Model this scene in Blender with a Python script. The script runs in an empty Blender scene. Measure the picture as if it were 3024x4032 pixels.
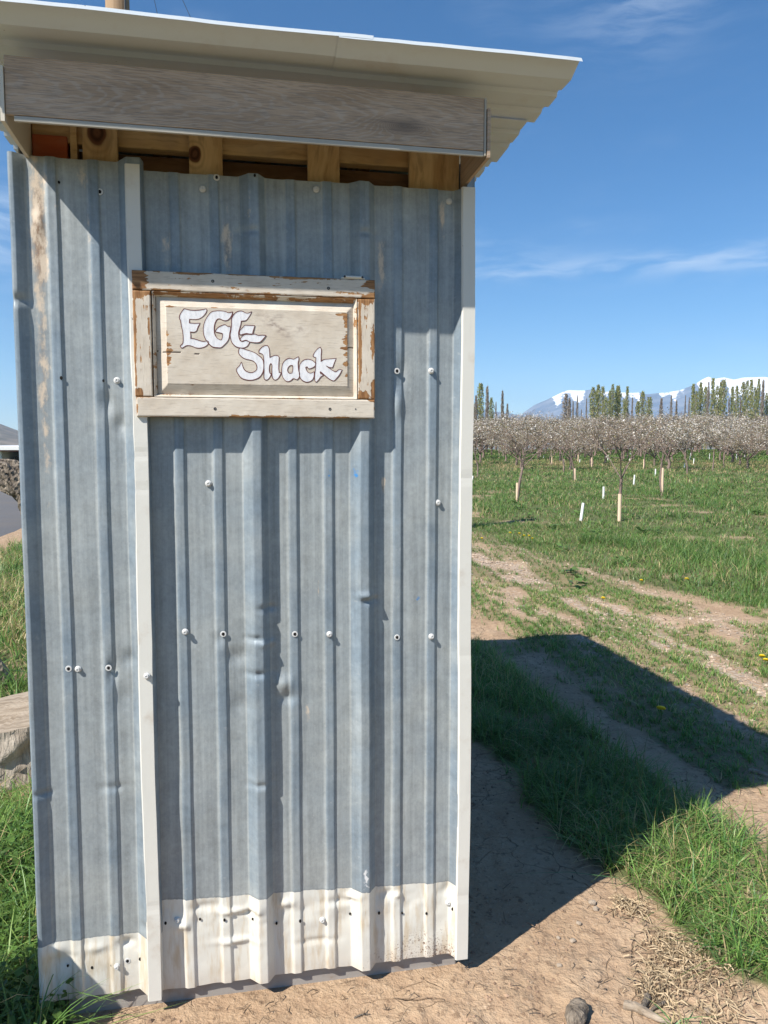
import bpy, math, random
import numpy as np
from mathutils import Vector, Matrix
from mathutils.geometry import tessellate_polygon

# ------------------------------------------------------------------ camera, sky, sun, exposure
scene = bpy.context.scene
col = scene.collection
R = math.radians
F_PX, CX, CY, HZ, EYE = 3028.0, 1512.0, 2016.0, 1768.0, 1.5
PITCH = math.atan((CY - HZ) / F_PX)

cam_d = bpy.data.cameras.new('camera')
cam_d.sensor_fit = 'VERTICAL'
cam_d.sensor_height = 36.0
cam_d.lens = 36.0 * F_PX / 4032.0
cam_d.clip_start = 0.05
cam_d.clip_end = 40000
cam = bpy.data.objects.new('camera', cam_d)
col.objects.link(cam)
cam.location = (0, 0, EYE)
cam.rotation_euler = (math.pi / 2 - PITCH, 0, 0)
scene.camera = cam
scene.render.resolution_x, scene.render.resolution_y = 768, 1024

SUN_AZ, SUN_EL = R(42.5), R(46.3)          # the way the light travels over the ground, and its height
sun_dir = Vector((math.cos(SUN_AZ) * math.cos(SUN_EL), math.sin(SUN_AZ) * math.cos(SUN_EL), -math.sin(SUN_EL)))
sun_d = bpy.data.lights.new('sun', 'SUN')
sun_d.energy = 5.0
sun_d.angle = R(0.55)
sun_d.color = (1.0, 0.955, 0.88)
sun = bpy.data.objects.new('sun', sun_d)
col.objects.link(sun)
sun.rotation_euler = sun_dir.to_track_quat('-Z', 'Y').to_euler()
sun.location = (-8, -8, 12)

scene.view_settings.view_transform = 'Standard'
scene.view_settings.look = 'None'
scene.view_settings.gamma = 1.0
scene.view_settings.exposure = 0.72
try: scene.view_settings.use_curve_mapping = False
except Exception: pass
scene.cycles.use_denoising = True
scene.cycles.volume_bounces = 1
scene.cycles.max_bounces = 8
scene.cycles.transparent_max_bounces = 8

# ------------------------------------------------------------------ node helpers
class NT:
    def __init__(s, tree):
        s.t = tree
    def n(s, kind, **kw):
        nd = s.t.nodes.new('ShaderNode' + kind)
        for k, v in kw.items():
            setattr(nd, k, v)
        return nd
    def link(s, a, b):
        s.t.links.new(a, b)
    def put(s, sock, v):
        if isinstance(v, bpy.types.NodeSocket): s.link(v, sock)
        elif isinstance(v, (int, float)) and sock.type in ('RGBA',): sock.default_value = (v, v, v, 1)
        elif isinstance(v, (tuple, list)) and sock.type == 'RGBA' and len(v) == 3: sock.default_value = (*v, 1)
        else: sock.default_value = v
    def m(s, op, a, b=0.0, c=0.0, clamp=False):
        nd = s.n('Math', operation=op, use_clamp=clamp)
        s.put(nd.inputs[0], a); s.put(nd.inputs[1], b); s.put(nd.inputs[2], c)
        return nd.outputs[0]
    def mix(s, f, a, b, blend='MIX'):
        nd = s.n('Mix', data_type='RGBA', blend_type=blend)
        s.put(nd.inputs[0], f); s.put(nd.inputs[6], a); s.put(nd.inputs[7], b)
        return nd.outputs[2]
    def attr(s, name):
        return s.n('Attribute', attribute_name=name)
    def noise(s, vec, scale=5, detail=4, rough=0.55, dist=0.0):
        nd = s.n('TexNoise')
        if vec is not None: s.link(vec, nd.inputs['Vector'])
        nd.inputs['Scale'].default_value = scale; nd.inputs['Detail'].default_value = detail
        nd.inputs['Roughness'].default_value = rough; nd.inputs['Distortion'].default_value = dist
        return nd
    def voro(s, vec, scale=5, feature='F1', rnd=1.0):
        nd = s.n('TexVoronoi', feature=feature)
        if vec is not None: s.link(vec, nd.inputs['Vector'])
        nd.inputs['Scale'].default_value = scale
        nd.inputs['Randomness'].default_value = rnd
        return nd
    def vmul(s, vec, xyz):
        nd = s.n('VectorMath', operation='MULTIPLY')
        s.link(vec, nd.inputs[0]); nd.inputs[1].default_value = xyz
        return nd.outputs[0]
    def step(s, v, lo, hi):
        nd = s.n('MapRange', interpolation_type='SMOOTHSTEP')
        s.put(nd.inputs[0], v); s.put(nd.inputs[1], lo); s.put(nd.inputs[2], hi)
        return nd.outputs[0]
    def bump(s, h, strength=0.3, dist=0.01, normal=None):
        nd = s.n('Bump')
        nd.inputs['Strength'].default_value = strength; nd.inputs['Distance'].default_value = dist
        s.link(h, nd.inputs['Height'])
        if normal is not None: s.link(normal, nd.inputs['Normal'])
        return nd.outputs[0]

def new_mat(name, rough=0.7, metal=0.0, color=None, spec=0.3):
    mt = bpy.data.materials.new(name); mt.use_nodes = True
    g = NT(mt.node_tree)
    b = mt.node_tree.nodes['Principled BSDF']
    b.inputs['Roughness'].default_value = rough
    b.inputs['Metallic'].default_value = metal
    b.inputs['Specular IOR Level'].default_value = spec
    if color: b.inputs['Base Color'].default_value = (*color, 1)
    return mt, g, b

# ------------------------------------------------------------------ world: physical sky with thin cirrus
world = bpy.data.worlds.new('World'); scene.world = world
world.use_nodes = True
wt = NT(world.node_tree)
bg = world.node_tree.nodes['Background']
sky = wt.n('TexSky', sky_type='NISHITA')
sky.sun_disc = False
sky.sun_elevation = SUN_EL
sky.sun_rotation = math.atan2(-sun_dir.x, -sun_dir.y)
sky.altitude = 1400
sky.air_density = 1.0
sky.dust_density = 0.15
sky.ozone_density = 3.2
bg.inputs['Strength'].default_value = 0.086
tc = wt.n('TexCoord')
sx = wt.n('SeparateXYZ'); wt.link(tc.outputs['Generated'], sx.inputs[0])
az = wt.m('ARCTAN2', sx.outputs[0], sx.outputs[1])
el = wt.m('ARCSINE', sx.outputs[2])
cv = wt.n('CombineXYZ'); wt.put(cv.inputs[0], az); wt.put(cv.inputs[1], el)
warp = wt.noise(wt.vmul(cv.outputs[0], (3, 6, 1)), 2.0, 3)
wv = wt.n('VectorMath', operation='MULTIPLY_ADD')
wt.link(warp.outputs['Color'], wv.inputs[0]); wv.inputs[1].default_value = (0.10, 0.05, 0); wt.link(cv.outputs[0], wv.inputs[2])
streak = wt.noise(wt.vmul(wv.outputs[0], (5, 34, 1)), 1.6, 6, 0.6)
soft = wt.noise(wt.vmul(cv.outputs[0], (4, 9, 1)), 1.3, 3)
def blob(a0, e0, sa, se, k):
    da = wt.m('DIVIDE', wt.m('SUBTRACT', az, R(a0)), R(sa)); de = wt.m('DIVIDE', wt.m('SUBTRACT', el, R(e0)), R(se))
    q = wt.m('ADD', wt.m('MULTIPLY', da, da), wt.m('MULTIPLY', de, de))
    return wt.m('MULTIPLY', wt.m('EXPONENT', wt.m('MULTIPLY', q, -1.0)), k)
cl = wt.m('MULTIPLY', wt.step(soft.outputs[0], 0.52, 0.8), 0.22)
for b_ in ((6.0, 13.4, 5.5, 1.3, 0.8), (9.5, 12.5, 9, 0.45, 0.6), (20, 12.7, 7, 0.8, 0.75), (28, 12.0, 8, 1.0, 0.6), (17.5, 27.8, 4.5, 3.0, 0.55),
           (-27, 14.0, 6, 2.6, 1.0), (-45, 15, 14, 3, .8), (52, 14, 16, 3, .8), (110, 16, 30, 4, .8), (-120, 15, 40, 4, .8), (-80, 30, 20, 6, .5), (80, 32, 24, 6, .5)):
    cl = wt.m('ADD', cl, blob(*b_))
cl = wt.m('MULTIPLY', cl, wt.step(streak.outputs[0], 0.34, 0.70), clamp=True)
cl = wt.m('MULTIPLY', cl, 0.5)
csky = wt.mix(cl, sky.outputs[0], (5.9, 6.6, 7.6))
hs = wt.n('HueSaturation'); hs.inputs['Saturation'].default_value = 1.28
wt.link(csky, hs.inputs['Color'])
wt.link(hs.outputs[0], bg.inputs['Color'])

# ------------------------------------------------------------------ object helpers
def hash2(ix, iy, seed):
    h = (ix.astype(np.int64) * 374761393 + iy.astype(np.int64) * 668265263 + seed * 1442695041) & 0xFFFFFFFF
    h = ((h ^ (h >> 13)) * 1274126177) & 0xFFFFFFFF
    h = h ^ (h >> 16)
    return (h & 0xFFFF) / 65535.0
def vnoise(x, y, seed=0):
    x = np.asarray(x, float); y = np.asarray(y, float)
    ix = np.floor(x); iy = np.floor(y); fx = x - ix; fy = y - iy
    fx = fx * fx * (3 - 2 * fx); fy = fy * fy * (3 - 2 * fy)
    a = hash2(ix, iy, seed); b = hash2(ix + 1, iy, seed); c = hash2(ix, iy + 1, seed); d = hash2(ix + 1, iy + 1, seed)
    return (a * (1 - fx) + b * fx) * (1 - fy) + (c * (1 - fx) + d * fx) * fy
def fbm(x, y, seed=0, oct=4, gain=0.5):
    s = 0; a = 1; t = 0
    for i in range(oct):
        s = s + a * vnoise(np.asarray(x) * 2 ** i, np.asarray(y) * 2 ** i, seed + 17 * i); t += a; a *= gain
    return s / t
def sstep(v, a, b):
    t = np.clip((v - a) / (b - a), 0, 1); return t * t * (3 - 2 * t)

def mesh_data(name, V, Fc, mat=None, attrs=None, uv=None, smooth=False):
    """Fc: list of faces, or an (N,k) int array"""
    me = bpy.data.meshes.new(name)
    V = np.asarray(V, dtype=np.float32)
    if isinstance(Fc, np.ndarray): loops = Fc.ravel(); counts = np.full(len(Fc), Fc.shape[1])
    else:
        counts = np.array([len(f) for f in Fc]); loops = np.concatenate([np.asarray(f) for f in Fc]) if len(Fc) else np.zeros(0, int)
    me.vertices.add(len(V)); me.vertices.foreach_set('co', V.ravel())
    me.loops.add(len(loops)); me.loops.foreach_set('vertex_index', loops.astype(np.int32))
    starts = np.concatenate([[0], np.cumsum(counts)[:-1]]).astype(np.int32)
    me.polygons.add(len(counts)); me.polygons.foreach_set('loop_start', starts)
    me.update(calc_edges=True)
    me.polygons.foreach_set('use_smooth', np.full(len(counts), bool(smooth)))
    if uv is not None:
        l = me.uv_layers.new(name='UVMap'); l.data.foreach_set('uv', np.asarray(uv, np.float32)[loops].ravel())
    for k, v in (attrs or {}).items():
        v = np.asarray(v, np.float32)
        if v.ndim == 1:
            a = me.attributes.new(k, 'FLOAT', 'POINT'); a.data.foreach_set('value', v)
        else:
            a = me.attributes.new(k, 'FLOAT_COLOR', 'POINT')
            a.data.foreach_set('color', np.concatenate([v, np.ones((len(v), 1), np.float32)], 1).ravel())
    for m_ in (mat if isinstance(mat, (list, tuple)) else [mat]):
        if m_: me.materials.append(m_)
    me.validate()
    return me
def obj(name, me, parent=None, loc=(0, 0, 0), rot=(0, 0, 0)):
    o = bpy.data.objects.new(name, me); col.objects.link(o)
    o.location = loc; o.rotation_euler = rot
    if parent: o.parent = parent
    return o
def tag(o, label=None, cat=None, group=None, kind=None):
    if label: o['label'] = label
    if cat: o['category'] = cat
    if group: o['group'] = group
    if kind: o['kind'] = kind
    return o
def empty(name, loc, label, cat, group=None, rz=0.0):
    e = obj(name, None, None, loc, (0, 0, rz)); e.empty_display_size = 0.1
    return tag(e, label, cat, group)
def children(o): return [c for c in bpy.data.objects if c.parent == o]
def copy_tree(o, parent=None):
    c = o.copy(); col.objects.link(c)
    if parent: c.parent = parent
    for ch in list(o.children): copy_tree(ch, c)
    return c

class MB:
    """collects simple shapes into one mesh"""
    def __init__(s): s.V = []; s.F = []; s.n = 0
    def add(s, V, Fc):
        s.V.append(np.asarray(V, float)); s.F += [tuple(int(i) + s.n for i in f) for f in Fc]; s.n += len(V)
    def box(s, lo, hi, ch=0.0):
        (x0, y0, z0), (x1, y1, z1) = lo, hi
        if ch <= 0:
            s.add([(x0,y0,z0),(x1,y0,z0),(x1,y1,z0),(x0,y1,z0),(x0,y0,z1),(x1,y0,z1),(x1,y1,z1),(x0,y1,z1)],
                  [(0,3,2,1),(4,5,6,7),(0,1,5,4),(1,2,6,5),(2,3,7,6),(3,0,4,7)]); return
        bm = bmesh_box(lo, hi, ch); s.add(*bm)
    def tube(s, pts, rad, k=8, cap=True):
        pts = np.asarray(pts, float); n = len(pts); rad = np.broadcast_to(np.asarray(rad, float), (n,))
        tang = np.gradient(pts, axis=0); tang /= np.linalg.norm(tang, axis=1)[:, None] + 1e-9
        ref = np.array([0, 0, 1.0]) if abs(tang[0][2]) < 0.9 else np.array([1.0, 0, 0])
        V = []
        for i in range(n):
            a = np.cross(tang[i], ref); a /= np.linalg.norm(a) + 1e-9; b = np.cross(tang[i], a)
            for j in range(k):
                th = 2 * math.pi * j / k; V.append(pts[i] + rad[i] * (math.cos(th) * a + math.sin(th) * b))
        Fc = [(i*k+j, i*k+(j+1) % k, (i+1)*k+(j+1) % k, (i+1)*k+j) for i in range(n-1) for j in range(k)]
        if cap: Fc += [tuple(range(k))[::-1], tuple((n-1)*k+j for j in range(k))]
        s.add(V, Fc)
    def lathe(s, prof, k=12, axis='z', at=(0, 0, 0)):
        V = []
        for (r, h) in prof:
            for j in range(k):
                th = 2 * math.pi * j / k
                c, d = r * math.cos(th), r * math.sin(th)
                V.append((at[0]+c, at[1]+d, at[2]+h) if axis == 'z' else (at[0]+c, at[1]-h, at[2]+d))
        n = len(prof)
        Fc = [(i*k+j, i*k+(j+1) % k, (i+1)*k+(j+1) % k, (i+1)*k+j) for i in range(n-1) for j in range(k)]
        Fc += [tuple((n-1)*k+j for j in range(k)), tuple(range(k))[::-1]]
        s.add(V, Fc)
    def data(s, name, mat, smooth=False, **kw):
        return mesh_data(name, np.concatenate(s.V), s.F, mat, smooth=smooth, **kw)
    def build(s, name, mat, parent=None, smooth=False, loc=(0, 0, 0), **kw):
        return obj(name, s.data(name, mat, smooth, **kw), parent, loc)
def bmesh_box(lo, hi, ch):
    import bmesh
    bm = bmesh.new(); bmesh.ops.create_cube(bm, size=1.0)
    for v in bm.verts:
        v.co = Vector([lo[i] + (v.co[i] + 0.5) * (hi[i] - lo[i]) for i in range(3)])
    bmesh.ops.bevel(bm, geom=bm.edges[:] , offset=ch, segments=2, profile=0.6, affect='EDGES')
    bm.verts.index_update()
    V = [tuple(v.co) for v in bm.verts]; Fc = [[v.index for v in f.verts] for f in bm.faces]
    bm.free(); return V, Fc
def grid_faces(nx, ny, off=0, flip=False):
    """vertex index = i*ny + j"""
    i, j = np.meshgrid(np.arange(nx - 1), np.arange(ny - 1), indexing='ij'); a = (i * ny + j).ravel() + off
    q = np.stack([a, a + ny, a + ny + 1, a + 1], 1)
    return q[:, ::-1].copy() if flip else q

# ------------------------------------------------------------------ the frame of the shack: u along the front, n out of it
YAW = R(11.0)
U = np.array([math.cos(YAW), math.sin(YAW)]); N = np.array([math.sin(YAW), -math.cos(YAW)])
O = np.array([0.24065, 2.14074])
def un_xy(x, y):
    dx = np.asarray(x) - O[0]; dy = np.asarray(y) - O[1]
    return dx * U[0] + dy * U[1], dx * N[0] + dy * N[1]
def xy(u, n):
    return O[0] + u * U[0] + n * N[0], O[1] + u * U[1] + n * N[1]
def terrain(x, y):
    x = np.asarray(x, float); y = np.asarray(y, float)
    r = np.hypot(x, y)
    right = sstep(x + 0.05 * y, -2.0, 3.0)
    rise = 0.012 * np.clip(r - 12, 0, 110) * right
    dip = -1.3 * sstep(r, 36, 58) * (1 - right)
    return np.where(y > 0, rise + dip, 0.0)
def ray(px, py):
    """direction through a pixel of the photograph (full size 3024x4032)"""
    r = (px - CX) / F_PX; u = -(py - CY) / F_PX; c, s = math.cos(PITCH), math.sin(PITCH)
    return np.array([r, c + u * s, -s + u * c])
def ground_at(px, py):
    d = ray(px, py); t = 0.5
    for _ in range(4000):
        p = np.array([0, 0, EYE]) + d * t
        if p[2] <= terrain(p[0], p[1]): break
        t *= 1.004
    return p[0], p[1], float(terrain(p[0], p[1]))

# ------------------------------------------------------------------ materials
def uvnode(g):
    return g.n('UVMap').outputs[0]
def objc(g): return g.n('TexCoord').outputs['Object']

def make_zinc():
    mt, g, b = new_mat('galvanised_sheet', 0.5, 0.0, spec=0.4)
    uv = uvnode(g)
    h = g.attr('h').outputs['Fac']; paint = g.attr('paint').outputs['Fac']; rust = g.attr('rust').outputs['Fac']
    mud = g.attr('mud').outputs['Fac']; blue = g.attr('blue').outputs['Fac']; wht = g.attr('whitemark').outputs['Fac']
    spang = g.noise(g.vmul(uv, (1, 0.7, 1)), 95, 5, 0.8); big = g.noise(uv, 5, 4); streak = g.noise(g.vmul(uv, (58, 1.6, 1)), 1.0, 5, 0.6)
    blot = g.noise(uv, 22, 5, .65)
    zc = g.mix(g.step(h, 0.35, 0.8), (0.292, 0.322, 0.332), (0.208, 0.258, 0.300))
    zc = g.mix(g.step(big.outputs[0], 0.35, 0.68), zc, g.mix(0.45, zc, (0.40, 0.41, 0.385)))
    k = g.m('ADD', g.m('MULTIPLY', spang.outputs[0], 0.62), g.m('ADD', g.m('MULTIPLY', streak.outputs[0], 0.85), g.m('MULTIPLY', blot.outputs[0], 0.55)))
    k = g.m('ADD', k, -0.05)
    zc = g.mix(1.0, zc, g.n('CombineXYZ').outputs[0], 'MULTIPLY') if False else zc
    vm = g.n('VectorMath', operation='SCALE'); g.link(zc, vm.inputs[0]); g.link(k, vm.inputs['Scale'])
    zc = vm.outputs[0]
    zc = g.mix(g.m('MULTIPLY', g.step(g.noise(uv, 60, 3).outputs[0], 0.62, 0.75), 0.25), zc, (0.46, 0.48, 0.48))
    rn = g.noise(g.vmul(uv, (40, 16, 1)), 1.0, 6, 0.7)
    rmask = g.step(g.m('ADD', rust, g.m('MULTIPLY', g.m('SUBTRACT', rn.outputs[0], 0.5), 1.5)), 0.30, 0.62)
    zc = g.mix(g.m('MULTIPLY', rmask, 0.9), zc, g.mix(g.step(rn.outputs[0], 0.36, 0.56), (0.24, 0.135, 0.07), (0.62, 0.50, 0.375)))
    zc = g.mix(g.step(g.m('ADD', blue, g.m('SUBTRACT', g.noise(uv, 90, 4).outputs[0], 0.5)), 0.40, 0.6), zc, (0.05, 0.22, 0.50))
    zc = g.mix(g.step(g.m('ADD', wht, g.m('MULTIPLY', g.m('SUBTRACT', g.noise(g.vmul(uv, (130, 60, 1)), 1.0, 4).outputs[0], 0.5), 1.6)), 0.45, 0.55), zc, (0.72, 0.73, 0.73))
    # the unzinced white foot of the sheets
    pn = g.noise(g.vmul(uv, (34, 4.5, 1)), 1.0, 6, 0.65)
    pc = g.mix(g.m('MULTIPLY', g.step(pn.outputs[0], 0.46, 0.68), 0.8), (0.655, 0.64, 0.575), (0.50, 0.395, 0.26))
    pc = g.mix(g.m('MULTIPLY', g.step(g.noise(uv, 9, 4).outputs[0], 0.5, 0.75), 0.4), pc, (0.62, 0.55, 0.45))
    sp = g.noise(g.vmul(uv, (1, 0.8, 1)), 210, 5, 0.75, 0.6); sp2 = g.noise(uv, 16, 5)
    mm = g.m('ADD', g.m('MULTIPLY', mud, 0.28), g.m('MULTIPLY', g.m('SUBTRACT', sp2.outputs[0], 0.5), 0.25))
    mmask = g.step(g.m('ADD', sp.outputs[0], mm), 0.78, 0.86)
    pc = g.mix(mmask, pc, (0.15, 0.085, 0.055))
    zsep = g.n('SeparateXYZ'); g.link(uv, zsep.inputs[0])
    film = g.m('MULTIPLY', g.step(g.m('ADD', zsep.outputs[1], g.m('MULTIPLY', pn.outputs[0], 0.10)), 0.16, 0.06), 0.35)
    pc = g.mix(film, pc, (0.40, 0.30, 0.22))
    pe = g.step(g.m('ADD', paint, g.m('MULTIPLY', g.m('SUBTRACT', g.noise(uv, 120, 3).outputs[0], 0.5), 0.10)), 0.485, 0.515)
    edge = g.m('MULTIPLY', g.step(paint, 0.38, 0.5), 0.35)      # grime line just above the paint
    zc = g.mix(g.m('MULTIPLY', edge, g.m('SUBTRACT', 1.0, pe)), zc, (0.13, 0.14, 0.15))
    g.link(g.mix(pe, zc, pc), b.inputs['Base Color'])
    g.put(b.inputs['Metallic'], g.m('MULTIPLY', g.m('SUBTRACT', 1.0, g.m('MAXIMUM', pe, rmask)), 0.14))
    g.put(b.inputs['Roughness'], g.m('ADD', 0.40, g.m('MULTIPLY', spang.outputs[0], 0.22)))
    n1 = g.bump(spang.outputs[0], 0.10, 0.002)
    n2 = g.bump(big.outputs[0], 0.25, 0.012, n1)
    g.link(n2, b.inputs['Normal'])
    return mt
M = {}
M['zinc'] = make_zinc()

def make_white(name, base, stain=(0.42, 0.33, 0.24), amt=0.5, rough=0.45):
    mt, g, b = new_mat(name, rough, 0.0, spec=0.4)
    oc = objc(g)
    n1 = g.noise(oc, 7, 5, 0.65); n2 = g.noise(g.vmul(oc, (1, 1, 0.12)), 30, 4); n3 = g.noise(oc, 110, 2)
    c = g.mix(g.m('MULTIPLY', g.step(n1.outputs[0], 0.55, 0.78), amt), base, stain)
    c = g.mix(g.m('MULTIPLY', g.step(n2.outputs[0], 0.55, 0.8), amt * 0.5), c, (0.48, 0.46, 0.42))
    c = g.mix(g.m('MULTIPLY', g.step(n3.outputs[0], 0.76, 0.80), 0.8), c, (0.10, 0.075, 0.06))
    g.link(c, b.inputs['Base Color'])
    g.link(g.bump(n1.outputs[0], 0.12, 0.01), b.inputs['Normal'])
    return mt
M['white'] = make_white('white_enamel_steel', (0.645, 0.625, 0.565), amt=0.65)
M['roof'] = make_white('roof_sheet_paint', (0.60, 0.65, 0.69), amt=0.32, rough=0.36)
M['screw'] = make_white('screw_paint', (0.58, 0.575, 0.555), amt=0.3)
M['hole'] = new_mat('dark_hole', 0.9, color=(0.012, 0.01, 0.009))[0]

def make_laminate():
    mt, g, b = new_mat('laminate_plank', 0.5, 0.0, spec=0.35)
    oc = objc(g)
    sp = g.n('SeparateXYZ'); g.link(oc, sp.inputs[0])
    lx = sp.outputs[0]; lz = sp.outputs[2]
    w = g.noise(g.vmul(oc, (2.2, 0, 7)), 1.0, 4)
    # cathedral arches: the rings are parabolas across the board's width, bent by noise
    zz = g.m('SUBTRACT', lz, g.m('ADD', 2.262, g.m('MULTIPLY', w.outputs[0], 0.03)))
    par = g.m('MULTIPLY', g.m('MULTIPLY', zz, zz), 62.0)
    t = g.m('ADD', g.m('ADD', g.m('MULTIPLY', lx, 0.55), par), g.m('MULTIPLY', w.outputs[0], 0.55))
    # the knot towards the right end
    kx = g.m('MULTIPLY', g.m('ADD', lx, 0.237), 9.0); kz = g.m('MULTIPLY', g.m('SUBTRACT', lz, 2.262), 26.0)
    q = g.m('ADD', g.m('MULTIPLY', kx, kx), g.m('MULTIPLY', kz, kz))
    knot = g.m('EXPONENT', g.m('MULTIPLY', q, -6.0))
    t = g.m('ADD', t, g.m('MULTIPLY', knot, 0.35))
    fine = g.noise(g.vmul(oc, (22, 1, 420)), 1.0, 4, 0.6)
    ring = g.m('SINE', g.m('ADD', g.m('MULTIPLY', t, 170.0), g.m('MULTIPLY', g.noise(g.vmul(oc, (30, 1, 160)), 1.0, 3).outputs[0], 6.0)))
    ring = g.m('MULTIPLY', g.m('ADD', ring, 1.0), 0.5)
    tone = g.noise(g.vmul(oc, (4, 1, 22)), 1.0, 3)
    c = g.mix(g.step(tone.outputs[0], 0.3, 0.7), (0.39, 0.265, 0.165), (0.51, 0.365, 0.25))
    c = g.mix(g.m('MULTIPLY', g.step(ring, 0.55, 0.98), 0.36), c, (0.52, 0.44, 0.36))
    c = g.mix(g.m('MULTIPLY', g.step(fine.outputs[0], 0.46, 0.66), 0.6), c, (0.19, 0.145, 0.11))
    c = g.mix(g.m('MULTIPLY', knot, 0.65), c, (0.09, 0.067, 0.055))
    g.link(c, b.inputs['Base Color'])
    g.link(g.bump(fine.outputs[0], 0.15, 0.001), b.inputs['Normal'])
    return mt
M['laminate'] = make_laminate()
M['core'] = make_white('plank_core', (0.62, 0.56, 0.46), amt=0.3)
M['cream_edge'] = make_white('plank_edge_strip', (0.40, 0.37, 0.31), amt=0.3)

def make_pine(name, c0, c1, along='x', scale=1.0, knot=None):
    mt, g, b = new_mat(name, 0.75, 0.0, spec=0.2)
    oc = objc(g)
    st = {'x': (2, 26, 26), 'y': (26, 2, 26), 'z': (26, 26, 2)}[along]
    w = g.noise(oc, 6 * scale, 3)
    v = g.n('VectorMath', operation='MULTIPLY_ADD'); g.link(w.outputs['Color'], v.inputs[0]); v.inputs[1].default_value = (0.05, 0.05, 0.05); g.link(oc, v.inputs[2])
    n1 = g.noise(g.vmul(v.outputs[0], st), scale, 5, 0.6); n2 = g.noise(oc, 9, 3); n3 = g.noise(g.vmul(v.outputs[0], tuple(3.4 * a for a in st)), scale, 3)
    c = g.mix(g.step(n1.outputs[0], 0.34, 0.66), c0, c1)
    c = g.mix(g.m('MULTIPLY', g.step(n3.outputs[0], 0.52, 0.7), 0.45), c, tuple(0.55 * a for a in c0))
    c = g.mix(g.m('MULTIPLY', g.step(n2.outputs[0], 0.52, 0.75), 0.35), c, (0.28, 0.21, 0.14))
    if knot:                                     # (x, z, radius): a knot with rings round it
        s = g.n('SeparateXYZ'); g.link(v.outputs[0], s.inputs[0])
        for kx, kz, kr in knot:
            dx = g.m('DIVIDE', g.m('SUBTRACT', s.outputs[0], kx), kr * 0.85); dz = g.m('DIVIDE', g.m('SUBTRACT', s.outputs[2], kz), kr * 1.1)
            d = g.m('SQRT', g.m('ADD', g.m('MULTIPLY', dx, dx), g.m('MULTIPLY', dz, dz)))
            rr = g.m('MULTIPLY', g.m('ADD', g.m('SINE', g.m('MULTIPLY', d, 9.0)), 1.0), 0.5)
            near = g.step(d, 2.6, 1.0)
            c = g.mix(g.m('MULTIPLY', g.m('MULTIPLY', near, rr), 0.45), c, tuple(0.5 * a for a in c0))
            c = g.mix(g.step(d, 1.05, 0.85), c, g.mix(rr, (0.055, 0.022, 0.010), (0.14, 0.06, 0.028)))
    g.link(c, b.inputs['Base Color'])
    g.link(g.bump(n1.outputs[0], 0.3, 0.003), b.inputs['Normal'])
    return mt
M['pine_x'] = make_pine('pine_timber', (0.42, 0.25, 0.10), (0.60, 0.41, 0.20), 'x')
M['pine_y'] = make_pine('pine_rafter', (0.40, 0.24, 0.10), (0.58, 0.40, 0.20), 'y')
M['pine_dark'] = make_pine('old_timber', (0.16, 0.085, 0.04), (0.28, 0.16, 0.08), 'x')
M['orange'] = make_pine('orange_painted_timber', (0.27, 0.045, 0.015), (0.36, 0.09, 0.03), 'x')

def make_sill():
    mt, g, b = new_mat('weathered_sill', 0.85, spec=0.2)
    oc = objc(g)
    n1 = g.noise(g.vmul(oc, (2, 30, 30)), 1.0, 5); n2 = g.noise(oc, 12, 5, 0.65)
    c = g.mix(n1.outputs[0], (0.24, 0.22, 0.20), (0.40, 0.37, 0.335))
    c = g.mix(g.m('MULTIPLY', g.step(n2.outputs[0], 0.5, 0.72), 0.55), c, (0.25, 0.17, 0.115))
    g.link(c, b.inputs['Base Color']); g.link(g.bump(n1.outputs[0], 0.4, 0.004), b.inputs['Normal'])
    return mt
M['sill'] = make_sill()

def make_sign(name, grain):
    mt, g, b = new_mat(name, 0.6, spec=0.3)
    uv = uvnode(g); bias = g.attr('peel').outputs['Fac']; crack = g.attr('crack').outputs['Fac']
    st = (9, 95, 1) if grain == 'h' else (95, 9, 1)
    n1 = g.noise(g.vmul(uv, st), 1.0, 5, 0.6); n2 = g.noise(uv, 55, 4, 0.6); n3 = g.noise(g.vmul(uv, tuple(3 * a for a in st)), 1.0, 3)
    f = g.m('ADD', bias, g.m('ADD', g.m('MULTIPLY', g.m('SUBTRACT', n1.outputs[0], 0.5), 1.25), g.m('MULTIPLY', g.m('SUBTRACT', n2.outputs[0], 0.5), 0.7)))
    mask = g.step(f, 0.46, 0.49)
    wood = g.mix(g.step(n1.outputs[0], 0.3, 0.7), (0.20, 0.085, 0.028), (0.42, 0.225, 0.095))
    wood = g.mix(g.m('MULTIPLY', g.step(n3.outputs[0], 0.45, 0.65), 0.5), wood, (0.10, 0.04, 0.016))
    pn = g.noise(uv, 14, 4); 
    pc = g.mix(g.step(pn.outputs[0], 0.3, 0.7), (0.545, 0.465, 0.37), (0.635, 0.565, 0.47))
    pc = g.mix(g.m('MULTIPLY', g.step(n3.outputs[0], 0.54, 0.68), 0.45), pc, (0.34, 0.28, 0.22))
    pc = g.mix(g.m('MULTIPLY', g.attr('soot').outputs['Fac'], g.step(g.noise(g.vmul(uv, (60, 120, 1)), 1.0, 4).outputs[0], 0.35, 0.75)), pc, (0.20, 0.14, 0.12))
    rim = g.m('MULTIPLY', g.step(f, 0.45, 0.53), 0.5)
    pc = g.mix(rim, pc, (0.50, 0.42, 0.32))
    c = g.mix(mask, pc, wood)
    c = g.mix(g.step(crack, 0.4, 0.7), c, (0.035, 0.018, 0.010))
    g.link(c, b.inputs['Base Color'])
    hgt = g.m('ADD', g.m('SUBTRACT', g.m('MULTIPLY', n3.outputs[0], 0.30), mask), g.m('MULTIPLY', crack, -1.0))
    g.link(g.bump(hgt, 0.55, 0.0016), b.inputs['Normal'])
    return mt
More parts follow.
